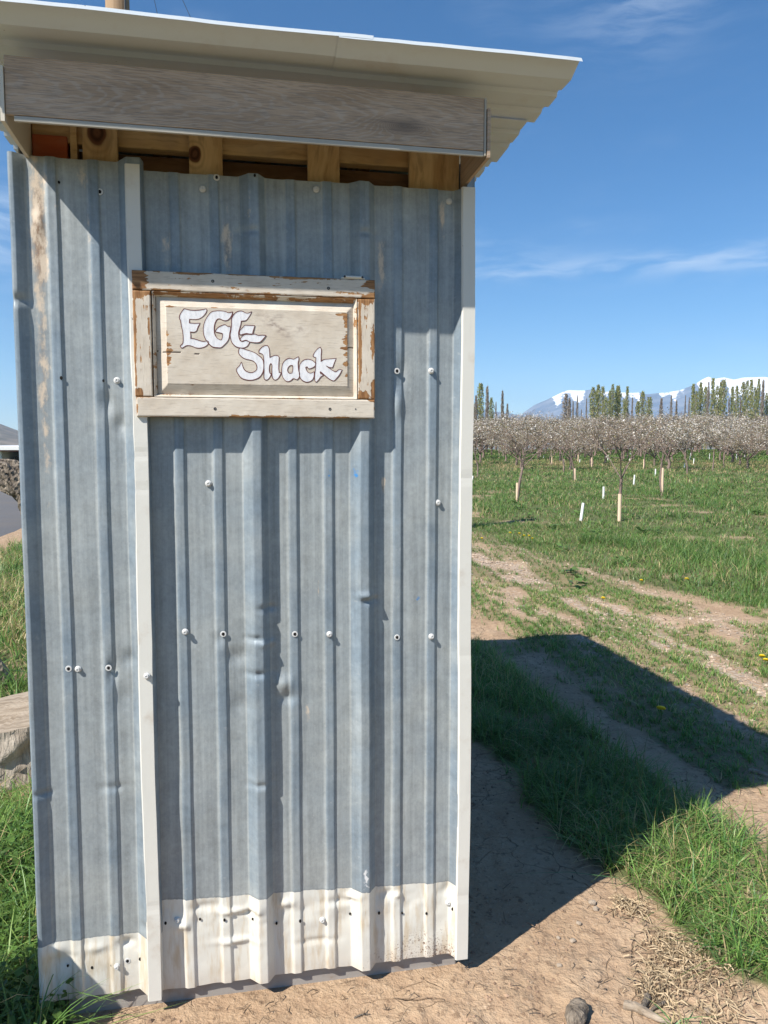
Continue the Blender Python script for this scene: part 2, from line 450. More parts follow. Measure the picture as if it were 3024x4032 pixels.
M['sign_h'] = make_sign('peeling_paint_across', 'h'); M['sign_v'] = make_sign('peeling_paint_upright', 'v')
def make_letter():
    mt, g, b = new_mat('letter_paint', 0.4, spec=0.4)
    uv = uvnode(g); edge = g.attr('edge').outputs['Fac']
    n = g.noise(uv, 60, 3)
    base = g.mix(g.step(g.noise(g.vmul(uv, (160, 45, 1)), 1.0, 4, 0.6).outputs[0], 0.42, 0.68), (0.77, 0.76, 0.765), (0.645, 0.64, 0.65))
    c = g.mix(g.step(g.m('ADD', edge, g.m('MULTIPLY', g.m('SUBTRACT', n.outputs[0], 0.5), 0.7)), 0.3, 0.85), base, (0.70, 0.50, 0.44))
    g.link(c, b.inputs['Base Color'])
    g.link(g.bump(g.noise(g.vmul(uv, (120, 30, 1)), 1.0, 3).outputs[0], 0.3, 0.0008), b.inputs['Normal'])
    return mt
M['letter'] = make_letter()
M['outline'] = new_mat('letter_outline_paint', 0.5, color=(0.13, 0.045, 0.038))[0]
M['screw_dark'] = new_mat('dark_screw', 0.5, 0.5, color=(0.06, 0.055, 0.055))[0]

# ---- ground
def make_ground():
    mt, g, b = new_mat('bare_earth', 0.95, spec=0.1)
    geo = g.n('NewGeometry'); p = geo.outputs['Position']
    ga = g.attr('grass').outputs['Fac']; gr = g.attr('gravel').outputs['Fac']; far = g.attr('far').outputs['Fac']
    n1 = g.noise(p, 1.6, 6, 0.62); n2 = g.noise(p, 13, 6, 0.7); n3 = g.noise(p, 90, 3, 0.7); n4 = g.noise(p, 34, 4, 0.65)
    soil = g.mix(g.step(n1.outputs[0], 0.35, 0.68), (0.375, 0.26, 0.165), (0.475, 0.345, 0.23))
    soil = g.mix(g.step(n2.outputs[0], 0.38, 0.62), g.mix(0.5, soil, (0.32, 0.21, 0.135)), soil)
    soil = g.mix(g.m('MULTIPLY', g.step(n4.outputs[0], 0.54, 0.66), 0.6), soil, (0.17, 0.11, 0.07))
    soil = g.mix(g.m('MULTIPLY', g.step(n3.outputs[0], 0.57, 0.70), 0.5), soil, (0.52, 0.40, 0.29))
    vo = g.voro(g.vmul(p, (1, 1, 0)), 48); 
    grav = g.mix(g.step(vo.outputs['Color'], 0.2, 0.8), (0.32, 0.25, 0.19), (0.48, 0.39, 0.305))
    soil = g.mix(g.m('MULTIPLY', gr, g.step(g.noise(p, 22, 3).outputs[0], 0.40, 0.56)), soil, grav)
    wv = g.n('VectorMath', operation='MULTIPLY_ADD'); g.link(g.noise(p, 7, 3).outputs['Color'], wv.inputs[0]); wv.inputs[1].default_value = (0.09, 0.09, 0); g.link(p, wv.inputs[2])
    ck = g.voro(g.vmul(wv.outputs[0], (1, 1, 0)), 8.5, 'DISTANCE_TO_EDGE')
    crk = g.m('MULTIPLY', g.step(ck.outputs['Distance'], 0.016, 0.003), g.m('MULTIPLY', g.step(n1.outputs[0], 0.48, 0.58), g.m('SUBTRACT', 1.0, ga)))
    soil = g.mix(g.m('MULTIPLY', crk, 0.55), soil, (0.09, 0.055, 0.036))
    thatch = g.mix(n2.outputs[0], (0.060, 0.090, 0.030), (0.165, 0.155, 0.075))
    c = g.mix(ga, soil, thatch)
    fr = g.mix(g.step(g.noise(g.vmul(p, (1, 1, 0)), 0.11, 5).outputs[0], 0.35, 0.65), (0.050, 0.095, 0.026), (0.105, 0.120, 0.045))
    fr = g.mix(g.m('MULTIPLY', g.step(g.noise(g.vmul(p, (1, 1, 0)), 0.05, 4).outputs[0], 0.5, 0.65), 0.5), fr, (0.20, 0.17, 0.09))
    c = g.mix(far, c, fr)
    g.link(c, b.inputs['Base Color'])
    hh = g.m('ADD', g.m('MULTIPLY', n2.outputs[0], 0.9), g.m('ADD', g.m('MULTIPLY', n4.outputs[0], 0.55), g.m('ADD', g.m('MULTIPLY', n3.outputs[0], 0.22), g.m('MULTIPLY', crk, -0.6))))
    bn = g.bump(hh, 0.85, 0.022)
    g.link(bn, b.inputs['Normal'])
    return mt
M['ground'] = make_ground()

def make_blade(name, trans=0.35, rough=0.55):
    mt = bpy.data.materials.new(name); mt.use_nodes = True
    g = NT(mt.node_tree); b = mt.node_tree.nodes['Principled BSDF']; out = mt.node_tree.nodes['Material Output']
    c = g.attr('col').outputs['Color']
    g.link(c, b.inputs['Base Color']); b.inputs['Roughness'].default_value = rough; b.inputs['Specular IOR Level'].default_value = 0.35
    if trans > 0:
        tr = g.n('BsdfTranslucent'); g.link(c, tr.inputs['Color'])
        mx = g.n('MixShader'); mx.inputs[0].default_value = trans
        g.link(b.outputs[0], mx.inputs[1]); g.link(tr.outputs[0], mx.inputs[2]); g.link(mx.outputs[0], out.inputs['Surface'])
    return mt
M['blade'] = make_blade('grass_blade', 0.32, 0.42)
M['leaf'] = make_blade('tree_leaf', 0.30, 0.6)
M['poplar_leaf'] = make_blade('poplar_leaf', 0.55, 0.6)
M['dry'] = make_blade('dry_straw', 0.10, 0.7)
M['stone'] = make_blade('gravel_stone', 0.0, 0.9)

def make_bark(name, c0, c1, sc=14, stretch=0.2, bump=0.8, dist=0.02):
    mt, g, b = new_mat(name, 0.9, spec=0.15)
    oc = objc(g)
    n1 = g.noise(g.vmul(oc, (1, 1, stretch)), sc, 6, 0.65, 0.6); n2 = g.noise(oc, sc * 0.3, 3)
    c = g.mix(g.step(n1.outputs[0], 0.3, 0.7), c0, c1)
    c = g.mix(g.m('MULTIPLY', n2.outputs[0], 0.5), c, tuple(0.6 * a for a in c1))
    g.link(c, b.inputs['Base Color']); g.link(g.bump(n1.outputs[0], bump, dist), b.inputs['Normal'])
    return mt
M['bark_grey'] = make_bark('old_grey_bark', (0.075, 0.058, 0.045), (0.36, 0.30, 0.235), 13, 0.35, 1.0, 0.05)
M['stump_side'] = make_bark('stump_side', (0.20, 0.155, 0.115), (0.52, 0.45, 0.37), 11, 0.25, 1.0, 0.05)
M['bark_twig'] = make_bark('cherry_bark', (0.13, 0.092, 0.075), (0.30, 0.225, 0.19), 20, 0.3, 0.4, 0.01)
M['bark_poplar'] = make_bark('poplar_bark', (0.26, 0.21, 0.17), (0.42, 0.35, 0.29), 4, 0.3, 0.3, 0.03)
M['pole'] = make_bark('utility_pole_timber', (0.24, 0.15, 0.085), (0.40, 0.275, 0.17), 18, 0.03, 0.5, 0.01)
M['guard'] = new_mat('trunk_guard_plastic', 0.5, color=(0.72, 0.53, 0.37))[0]
M['guard_white'] = new_mat('sapling_tube_plastic', 0.5, color=(0.80, 0.80, 0.76))[0]
M['wire'] = new_mat('wire_metal', 0.5, 0.6, color=(0.10, 0.10, 0.10))[0]
def make_cutwood():
    mt, g, b = new_mat('sawn_stump_top', 0.8, spec=0.2)
    oc = objc(g); n1 = g.noise(g.vmul(oc, (6, 34, 6)), 1.0, 5, .65, .5); n2 = g.noise(oc, 5, 4)
    c = g.mix(g.step(n1.outputs[0], 0.35, 0.65), (0.20, 0.15, 0.10), (0.37, 0.30, 0.225))
    c = g.mix(g.m('MULTIPLY', n2.outputs[0], .4), c, (0.36, 0.31, 0.26))
    g.link(c, b.inputs['Base Color']); g.link(g.bump(n1.outputs[0], 0.5, 0.012), b.inputs['Normal'])
    return mt
M['cut'] = make_cutwood()
def make_asphalt():
    mt, g, b = new_mat('asphalt', 0.85, spec=0.25)
    p = g.n('NewGeometry').outputs['Position']
    n1 = g.noise(p, 60, 3); n2 = g.noise(p, 0.7, 4)
    c = g.mix(n1.outputs[0], (0.075, 0.073, 0.075), (0.17, 0.165, 0.165))
    c = g.mix(g.m('MULTIPLY', g.step(n2.outputs[0], 0.4, 0.7), 0.4), c, (0.16, 0.14, 0.12))
    g.link(c, b.inputs['Base Color']); g.link(g.bump(n1.outputs[0], 0.3, 0.005), b.inputs['Normal'])
    return mt
M['asphalt'] = make_asphalt()
def make_mountain():
    mt, g, b = new_mat('snow_mountain', 0.9, spec=0.1)
    p = g.n('NewGeometry').outputs['Position']; snow = g.attr('snow').outputs['Fac']
    n1 = g.noise(p, 0.011, 6, .65); n2 = g.noise(p, 0.036, 5, .7)
    rock = g.mix(g.step(n1.outputs[0], 0.35, 0.65), (0.10, 0.125, 0.18), (0.19, 0.205, 0.245))  # blue of the distant haze is partly put into the rock colour
    c = g.mix(g.step(g.m('ADD', snow, g.m('MULTIPLY', g.m('SUBTRACT', n2.outputs[0], 0.5), 0.9)), 0.42, 0.58), rock, (0.86, 0.87, 0.90))
    g.link(c, b.inputs['Base Color'])
    g.link(g.bump(n1.outputs[0], 0.4, 16.0), b.inputs['Normal'])
    return mt
M['mountain'] = make_mountain()
def make_hill():
    mt, g, b = new_mat('dry_hillside', 0.95, spec=0.05)
    p = g.n('NewGeometry').outputs['Position']
    n1 = g.noise(p, 0.02, 6, .6)
    c = g.mix(g.step(n1.outputs[0], 0.35, 0.68), (0.115, 0.098, 0.075), (0.23, 0.185, 0.145))
    g.link(c, b.inputs['Base Color'])
    return mt
M['hill'] = make_hill()
M['house_wall'] = make_white('shed_wall_white', (0.70, 0.69, 0.66), amt=0.2)
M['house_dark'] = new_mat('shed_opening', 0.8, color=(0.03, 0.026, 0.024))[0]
M['house_roof'] = make_white('shed_roof_white', (0.74, 0.73, 0.71), amt=0.15)
M['house_trim'] = new_mat('shed_brown_trim', 0.7, color=(0.13, 0.045, 0.035))[0]
M['yellow'] = new_mat('dandelion_yellow', 0.6, color=(0.80, 0.55, 0.02))[0]
M['stem'] = new_mat('plant_stem', 0.6, color=(0.10, 0.16, 0.04))[0]

# ------------------------------------------------------------------ the ground
def polar_ground():
    rs = [0.06, 0.5, 0.95]
    while rs[-1] < 5200:
        r = rs[-1]
        step = max(0.011, 0.0062 * r) if r < 9 else (0.018 * r if r < 150 else 0.07 * r)
        rs.append(r + step)
    rs = np.array(rs)
    fine = np.linspace(-38, 38, 420); rest = np.linspace(38, 322, 60)[1:-1]
    th = np.radians(np.concatenate([fine, rest]))
    nt = len(th)
    RR, TT = np.meshgrid(rs, th, indexing='ij')
    x = RR * np.sin(TT); y = RR * np.cos(TT)
    return x, y, len(rs), nt
def band(u, c, w, soft=0.12):
    return sstep(np.abs(u - c), w + soft, w)
def ground_map(x, y):
    """grass cover 0..1, blade height, gravel 0..1"""
    u, n = un_xy(x, y)
    k = fbm(x * 1.6, y * 1.6, 5, 4); k2 = fbm(x * 5.0, y * 5.0, 9, 3); k3 = fbm(u * 2.4, n * 0.8, 21, 3)
    wob = (fbm(x * 0.9, y * 0.9, 31, 3) - 0.5)
    uw = u + 0.30 * wob + 0.12 * (k2 - 0.5)
    g = np.zeros_like(x); h = np.full_like(x, 0.055)
    # the tall clump beside the wall
    lo = np.interp(n, [-3.7, -3.2, -2.4, -1.7, -1.2, -0.85, -0.5, -0.2, 0.05, 0.22, 0.36], [0.75, 0.36, 0.34, 0.50, 0.62, 0.48, 0.62, 0.69, 0.68, 0.72, 0.84])
    hi = np.interp(n, [-3.7, -3.3, -2.9, -1.0, -0.4, 0.0, 0.3, 0.4], [1.0, 1.12, 1.23, 1.22, 1.30, 1.22, 1.2, 1.1])
    cu = u + 0.10 * (k2 - 0.5) + 0.10 * wob
    clump = sstep(cu, lo - 0.02, lo + 0.06) * sstep(cu, hi + 0.05, hi - 0.06) * sstep(n, -3.75, -3.5) * sstep(n, 0.40, 0.32)
    hole = sstep(k2, 0.30, 0.42)
    sparse = np.where((n > -0.30) & (u > 0.95), 0.55, 1.0)
    clump = clump * (0.35 + 0.65 * hole) * sparse
    # track strips (they run away from the shack's front, at right angles to it)
    t1 = band(uw, 1.76, 0.15) * sstep(k3, 0.40, 0.56) * sstep(n, -0.7, -1.4)
    t2 = band(uw, 2.36, 0.12) * sstep(k3, 0.44, 0.56) * sstep(n, -1.2, -2.0)
    t3 = band(uw, 3.14, 0.24, 0.2) * sstep(k3, 0.34, 0.50)
    pat = np.maximum(sstep(k, 0.555, 0.62) * (uw > 0.25) * (n < -1.0) * 0.55, sstep(fbm(u * 4.5, n * 2.0, 91, 3), 0.55, 0.64) * (uw > 1.45) * (n < -0.9) * 0.75)
    deep = band(uw, 1.0, 0.45, 0.4) * sstep(n, -4.0, -5.5) * sstep(k, 0.42, 0.55) * 0.8
    edge = np.interp(n, [-60, -12, -8, -6.5, -5.5, -4.7, -3.8, 0, 20], [3.3, 3.5, 3.62, 3.68, 3.85, 4.1, 4.5, 4.9, 5])
    field = sstep(uw, edge - 0.35, edge + 0.25)
    bare = sstep(fbm(x * 0.55, y * 1.1, 77, 3), 0.66, 0.72)
    field_d = field * (1 - 0.85 * bare * sstep(np.hypot(x, y), 40, 20))
    g = np.maximum.reduce([clump, t1 * 0.95, t2 * 0.9, t3, pat, deep, field_d])
    h = np.where(clump > 0.1, 0.125, h)
    h = np.where(field > 0.3, 0.085 + 0.11 * sstep(fbm(x * 0.45, y * 0.45, 41, 3), 0.42, 0.66) * sstep(uw, edge, edge + 1.4), h)
    # left of the shack: lush verge up to the road
    rd = road_dist(x, y)
    left = (u < -1.02) * sstep(u, -1.02, -1.12)
    left = np.maximum(left, (u < -1.0) * (n < -2.4)) * sstep(rd, 0.10, 0.7)
    front_left = sstep(n, 0.30, 0.16) * sstep(u, -1.02, -1.10)
    stump = np.hypot(x + 1.72, y - 3.62)
    left = np.where(n > -2.3, front_left, left) * sstep(stump, 0.42, 0.62)
    left = left * (0.45 + 0.55 * sstep(k2, 0.34, 0.46))
    g = np.maximum(g, left * 0.97)
    h = np.where(left > 0.2, 0.12 + 0.06 * k, h)
    # beyond the road and behind everything: grassland
    over = sstep(rd, -5.4, -6.2) * (x < 0)
    g = np.maximum(g, over); h = np.where(over > .5, 0.16, h)
    # unseen ground on the camera's side, coloured as dark grass to cut bounce light
    g = np.maximum(g, sstep(n, 0.62, 0.95) * (0.8 + 0.2 * k2))
    tuft = np.exp(-((u - 0.47) / .06) ** 2 - ((n - 0.37) / .05) ** 2) + 0.8 * np.exp(-((u - 0.86) / .10) ** 2 - ((n - 0.42) / .07) ** 2)
    g = np.maximum(g, sstep(tuft, 0.35, 0.8) * 0.8)
    inside = (u > -1.13) & (u < -0.02) & (n > -2.33) & (n < 0.02)
    g = np.where(inside, 0, g)
    near_r = (u > -1.0) & (u < 0.45) & (n > -4) & (n < 6)
    grav = band(uw, 2.76, 0.22, 0.2) * sstep(n, -0.5, -1.5) + band(uw, 2.05, 0.12, 0.15) * 0.5 * (n < -1.5) + band(uw, 3.48, .12, .15) * .5
    return g, h, np.clip(grav, 0, 1) * (1 - g)
ROAD_A = np.array([-6.06, 12.1]); ROAD_D = np.array([-0.225, 1.0]) / math.hypot(0.225, 1.0)
def road_dist(x, y):
    """signed distance to the near edge of the road: positive on the shack's side"""
    dx = np.asarray(x) - ROAD_A[0]; dy = np.asarray(y) - ROAD_A[1]
    return dx * ROAD_D[1] - dy * ROAD_D[0]

def relief(x, y):
    u, n = un_xy(x, y); r = np.hypot(x, y)
    z = 0.028 * (fbm(x * 2.2, y * 2.2, 3, 4) - 0.5) + 0.016 * (fbm(x * 9, y * 9, 13, 3) - 0.5) + 0.007 * (vnoise(x * 33, y * 33, 19) - 0.5)
    z = z - 0.030 * band(u + 0.2 * (fbm(x, y, 31, 2) - .5), 2.76, 0.18, 0.25) - 0.02 * band(u, 1.42, 0.12, 0.2) * sstep(n, 0, -1)
    inside = sstep(u, -1.5, -1.2) * sstep(u, 0.3, 0.05) * sstep(n, -2.7, -2.4) * sstep(n, 0.20, 0.03)
    z = z * (1 - inside) - 0.004 * inside
    rd = road_dist(x, y)
    return z * sstep(r, 60, 20) * (0.2 + 0.8 * sstep(np.abs(rd + 2.6), 3.0, 4.2))
gx, gy, nr_, nt_ = polar_ground()
X = gx.ravel(); Y = gy.ravel()
Z = terrain(X, Y) + relief(X, Y)
rr = np.hypot(X, Y)
gcov, ghei, ggrav = ground_map(X, Y)
far = sstep(rr, 45, 110)
a = np.arange(nr_ - 1)[:, None] * nt_; j = np.arange(nt_)[None, :]; j2 = (j + 1) % nt_
quads = np.stack([(a + j), (a + j2), (a + nt_ + j2), (a + nt_ + j)], -1).reshape(-1, 4)[:, ::-1]
faces = quads
me = mesh_data('ground', X[:, None] * [1, 0, 0] + Y[:, None] * [0, 1, 0] + Z[:, None] * [0, 0, 1], np.ascontiguousarray(faces), M['ground'],
               attrs={'grass': np.clip(gcov * np.where(ghei < 0.07, 0.6, 1.1), 0, 1), 'gravel': ggrav, 'far': far}, smooth=True)
tag(obj('ground', me), kind='structure')
def gz(x, y): return terrain(x, y) + relief(x, y)

# ------------------------------------------------------------------ the road
def build_road():
    ts = np.concatenate([np.arange(-60, 60, 1.0), np.arange(60, 700, 8.0)]); ws = np.linspace(0, 4.45, 9)
    V = []
    for t in ts:
        for i, w in enumerate(ws):
            wob = 0.22 * (fbm(np.array([t * 0.6]), np.array([w * 0.2]), 61 if i == 0 else 62, 3)[0] - 0.5) if i in (0, 8) else 0
            p = ROAD_A + ROAD_D * t + np.array([-ROAD_D[1], ROAD_D[0]]) * (w + wob)
            crown = 0.03 * (1 - ((w - 2.22) / 2.22) ** 2) - (0.06 if i in (0, 8) else 0)
            V.append((p[0], p[1], float(terrain(p[0], p[1])) + 0.022 + crown))
    Fc = grid_faces(len(ts), 9)
    tag(obj('road', mesh_data('road', V, Fc, M['asphalt'], smooth=True)), kind='structure')
build_road()

# ------------------------------------------------------------------ mountains and hills
SKY = [(1010,874),(1020,872),(1032,878),(1050,886),(1064,889),(1084,890),(1100,893),(1126,897),(1134,889),(1154,875),(1180,864),(1199,855),(1219,845),(1229,843),(1263,843.5),(1279,841),(1300,845),
       (1342,847.5),(1363,848.7),(1385,847.5),(1395,852),(1423,849),(1441,848),(1473,841.5),(1500,831),(1518,819),(1532,813),(1540,819),(1564,815),(1586,820),(1606,815.5),(1633,815),(1651,814),(1680,818),(1740,808),(1820,822),(1900,830),(2000,845),(2200,870)]
def skyline_range(name, pts, dist, depth, mat, seed, snow=None, spur=0.35, na=240, nd=71):
    K = 1 / 0.5486
    az = []; hh = []
    for px, py in pts:
        d = ray(px * K, py * K); az.append(math.atan2(d[0], d[1])); hh.append(d[2] / math.hypot(d[0], d[1]) * dist)
    A = np.linspace(az[0], az[-1], na); H_ = np.interp(A, az, hh)
    T = np.linspace(-1, 1, nd)                                    # -1 the near foot, 0 the ridge, 1 the far foot
    AA, TT = np.meshgrid(A, T, indexing='ij')
    D = dist + TT * depth
    prof = np.where(TT < 0, (1 + TT) ** 1.25, (1 - TT))
    n1 = fbm(AA * dist / (depth * 0.22), TT * 1.3 + 5, seed, 5, 0.55) - 0.5
    n2 = 1 - 2 * np.abs(fbm(AA * dist / (depth * 0.11) + 2.0 * TT, TT * 2.2, seed + 3, 4) - 0.5)
    damp = np.clip(np.abs(TT) * 3.0, 0, 1)
    Hh = H_[:, None] * (prof + damp * prof * (1 - prof * 0.6) * (spur * n1 + 0.35 * spur * (n2 - 0.7)))
    Z = EYE + np.maximum(Hh, -25) - 18 * np.abs(TT) ** 4
    X = D * np.sin(AA); Y = D * np.cos(AA)
    at = {}
    if snow:
        s = (Hh - np.interp(A, az, [snow(p[0]) / 3028 / 0.5486 * dist for p in pts])[:, None]) / (0.018 * dist) 
        gul = fbm(AA * dist / (depth * 0.035) + 2.5 * TT, TT * 1.6, seed + 9, 4) - 0.5
        at['snow'] = np.clip(0.5 + s * 0.5 + gul * 1.7, -1, 2).ravel()
    else: at['snow'] = np.zeros(X.size)
    V = np.stack([X.ravel(), Y.ravel(), Z.ravel()], 1)
    return tag(obj(name, mesh_data(name, V, grid_faces(na, nd, flip=True), mat, attrs=at, smooth=True)), kind='structure')
MD = 3600.0
# snow height above the horizon, in display pixels of the photograph
def snowline(px):
    return np.interp(px, [1010, 1110, 1160, 1230, 1300, 1400, 1470, 1520, 1560, 1700, 2200], [88, 116, 111, 108, 108, 115, 118, 112, 102, 100, 100])
skyline_range('mountains', SKY, MD, 830.0, M['mountain'], 3, snowline)
skyline_range('hills', [(-420, 935), (-300, 905), (-160, 885), (-60, 900), (0, 914), (25, 924), (45, 931), (120, 948), (220, 962), (300, 968)], 1500.0, 400.0, M['hill'], 8, None, 0.3, 90, 40)
skyline_range('foothills', [(980, 950), (1100, 934), (1220, 930), (1320, 925), (1420, 915), (1500, 908), (1600, 915), (1700, 905), (2000, 925), (2200, 950)], 2600.0, 280.0, M['hill'], 12, None, 0.3, 120, 30)

# ------------------------------------------------------------------ the shack
shack = empty('shack', (float(O[0]), float(O[1]), 0.0), 'narrow shack of grey corrugated sheet metal with white bottom band and flat overhanging roof', 'shack', rz=YAW)

def profile_samples(prof, du=0.0028, sm=0.0010):
    pu = np.array([p[0] for p in prof]); ph = np.array([p[1] for p in prof])
    us = np.unique(np.concatenate([np.arange(pu[0], pu[-1], du), pu]))
    us = us[np.concatenate([[True], np.diff(us) > 0.0009])]
    hs = sum(np.interp(us + o, pu, ph) for o in (-sm, 0, sm)) / 3
    hs[0] = ph[0]; hs[-1] = ph[-1]
    return us, hs
def wall_sheet(prof, z0, z1, n0, zpaint, dents, seed, stains=(), blues=(), whites=(), wavy=0.0008):
    us, hs = profile_samples(prof); zs = np.arange(z0, z1 + 1e-6, 0.0055)
    UU, ZZ = np.meshgrid(us, zs, indexing='ij'); HH = np.repeat(hs[:, None], len(zs), 1)
    zp = zpaint(UU) if callable(zpaint) else zpaint
    D = np.zeros_like(UU)
    for (du_, dz_, su, sz, amp) in dents:
        D += 1.5 * amp * np.exp(-((UU - du_) / su) ** 2 - ((ZZ - dz_) / max(sz, 0.008)) ** 2)
    D += wavy * 2 * (fbm(UU * 5, ZZ * 1.6, seed, 3) - 0.5)
    # the sheet is a little crumpled where the white foot begins
    D += 0.0075 * (fbm(UU * 17, ZZ * 22, seed + 4, 3) - 0.5) * np.exp(-((ZZ - zp + 0.05) / 0.05) ** 2)
    D += 0.0035 * (fbm(UU * 12, ZZ * 14, seed + 7, 3) - 0.5) * sstep(ZZ, 0.30, 0.12)
    ushift = 0.0015 * (fbm(ZZ * 3, UU * 0 + 3, seed + 2, 2) - 0.5) * 2
    edge_end = np.zeros_like(UU)
    edge_end[:, -1] = 0.004 * (fbm(us * 14, us * 0, seed + 5, 2) - 0.5); edge_end[:, 0] = 0.010 * (fbm(us * 9, us * 0, seed + 6, 3) - 0.5)
    V = np.stack([(UU + ushift).ravel(), -(n0 + HH + D).ravel(), (ZZ + edge_end).ravel()], 1)
    at = {'h': (HH / 0.006).ravel(), 'paint': np.clip(0.5 + (zp + 0.005 * (fbm(UU * 12, ZZ * 0, seed + 8, 3) - .5) - ZZ) / 0.05, 0, 1).ravel()}
    ru = np.zeros_like(UU)
    for (du_, dz_, su, sz, amp) in stains: ru = np.maximum(ru, amp * np.exp(-((UU - du_) / su) ** 2 - ((ZZ - dz_) / sz) ** 2))
    at['rust'] = ru.ravel()
    bl = np.zeros_like(UU)
    for (du_, dz_, su, sz, amp) in blues: bl = np.maximum(bl, amp * np.exp(-((UU - du_) / su) ** 4 - ((ZZ - dz_) / sz) ** 4))
    at['blue'] = bl.ravel()
    wh = np.zeros_like(UU)
    for (du_, dz_, su, sz, amp) in whites: wh = np.maximum(wh, amp * np.exp(-((UU - du_) / su) ** 4 - ((ZZ - dz_) / sz) ** 4))
    at['whitemark'] = wh.ravel()
    at['mud'] = (np.exp(-((UU + 0.10) / 0.32) ** 2) * sstep(ZZ, 0.25, 0.04)).ravel()
    uv = np.stack([UU.ravel(), ZZ.ravel()], 1)
    return mesh_data('wall_sheet', V, grid_faces(len(us), len(zs)), M['zinc'], attrs=at, uv=uv, smooth=True)

def minor(a): return [(a, 0), (a + 0.008, 0.0055), (a + 0.0275, 0.0055), (a + 0.032, 0)]
left_prof = [(-1.166, -0.012), (-1.164, 0.016), (-1.160, 0.019), (-1.151, 0.019), (-1.126, 0)] + minor(-1.086) + minor(-0.989) + [(-0.915, 0), (-0.890, 0.034), (-0.857, 0.034), (-0.852, 0.006)]
right_prof = [(-0.858, 0.002), (-0.845, 0)] + minor(-0.799) + minor(-0.702) + [(-0.624, 0), (-0.598, 0.029), (-0.575, 0.029), (-0.556, 0)] + minor(-0.510) + minor(-0.415) + \
             [(-0.342, 0), (-0.316, 0.029), (-0.292, 0.029), (-0.272, 0)] + minor(-0.228) + minor(-0.131) + [(-0.058, 0), (-0.040, 0.030), (-0.007, 0.030), (-0.004, -0.012)]
PN = 0.012
dl = [(-0.962, 0.93, .012, .03, -.006), (-0.915, 0.96, .02, .02, -.004), (-0.955, 1.62, .018, .03, -.006), (-0.93, 1.63, .03, .04, .003), (-0.925, 1.56, .015, .02, -.004), (-1.14, 0.62, .02, .008, -.005),
      (-1.13, 0.19, .03, .02, .006), (-1.10, 0.16, .03, .02, -.004), (-1.02, 0.185, .03, .012, .004), (-0.945, 0.19, .02, .012, -.006), (-0.97, 0.62, .03, .01, -.003), (-1.15, 1.86, .02, .012, -.006), (-1.02, 1.2, .05, .1, .003),
      (-1.10, 2.05, .015, .03, .004), (-0.89, 0.24, .02, .015, -.006), (-0.93, 0.86, .03, .03, -.003)]
dr = [(-0.60, 1.00, .02, .006, -.006), (-0.565, 0.985, .018, .005, .005), (-0.59, 0.905, .03, .006, -.005), (-0.64, 0.95, .03, .02, -.004), (-0.565, 1.08, .02, .005, -.006), (-0.30, 1.105, .025, .006, .006), (-0.29, 1.09, .02, .006, -.006),
      (-0.52, 0.87, .02, .02, .006), (-0.51, 0.83, .02, .015, -.005), (-0.63, 0.82, .03, .03, -.004), (-0.59, 0.60, .03, .006, -.004), (-0.74, 0.265, .04, .012, -.004), (-0.66, 0.245, .04, .008, .005), (-0.62, 0.235, .02, .008, -.007),
      (-0.60, 0.25, .015, .02, .004), (-0.52, 0.25, .02, .012, .005), (-0.37, 0.24, .05, .012, -.004), (-0.34, 0.25, .015, .008, .006), (-0.24, 0.245, .03, .012, -.005), (-0.21, 0.24, .012, .008, .005), (-0.06, 0.235, .02, .02, -.006),
      (-0.80, 0.22, .02, .012, .006), (-0.20, 1.70, .014, .04, -.004), (-0.21, 1.62, .01, .03, .004), (-0.76, 0.55, .05, .08, .003), (-0.45, 0.6, .06, .1, -.002), (-0.16, 1.3, .05, .2, .003), (-0.66, 0.16, .05, .008, .005), (-0.44, 0.13, .05, .008, -.003),
      (-0.69, 1.0, .012, .02, -.003), (-0.60, 2.05, .03, .004, -.004), (-0.30, 2.06, .03, .004, -.004)]
stL = [(-1.104, 1.72, .017, .42, .50), (-1.102, 2.02, .022, .20, .80), (-1.103, 1.80, .016, .22, .50), (-1.10, 2.14, .03, .05, .45), (-1.06, 2.10, .012, .06, .38), (-1.0, 2.17, .02, .05, .36), (-0.985, 2.03, .008, .12, .36), (-0.985, 1.7, .006, .2, .24)]
stR = [(-0.655, 2.02, .014, .13, .56), (-0.645, 1.94, .016, .05, .5), (-0.255, 1.98, .016, .09, .55), (-0.80, 2.0, .02, .06, .42), (-0.79, 1.9, .02, .07, .40), (-0.09, 2.11, .014, .05, .5), (-0.25, 1.40, .008, .03, .6),
       (-0.46, 0.80, .008, .05, .40), (-0.427, 1.12, .004, .05, .5), (-0.60, 2.10, .012, .04, .42), (-0.255, 0.5, .012, .1, .2)]
ws_l = obj('wall_sheet', wall_sheet(left_prof, 0.054, 2.206, PN, lambda u: 0.214 + 0 * u, dl, 1, stL), shack)
ws_r = obj('wall_sheet', wall_sheet(right_prof, 0.043, 2.190, PN - 0.001, lambda u: np.interp(u, [-.86, 0], [.296, .257]), dr, 2, stR,
           [(-0.327, 1.437, .012, .018, .45), (-0.395, 1.437, .008, .018, .36), (-0.148, 1.085, .014, .018, .42)],
           [(-0.303, 0.312, .010, .045, .50), (-0.306, 0.40, .004, .10, .22), (-0.075, 1.60, .012, .012, .16), (-0.088, 1.53, .013, .013, .20)]), shack)
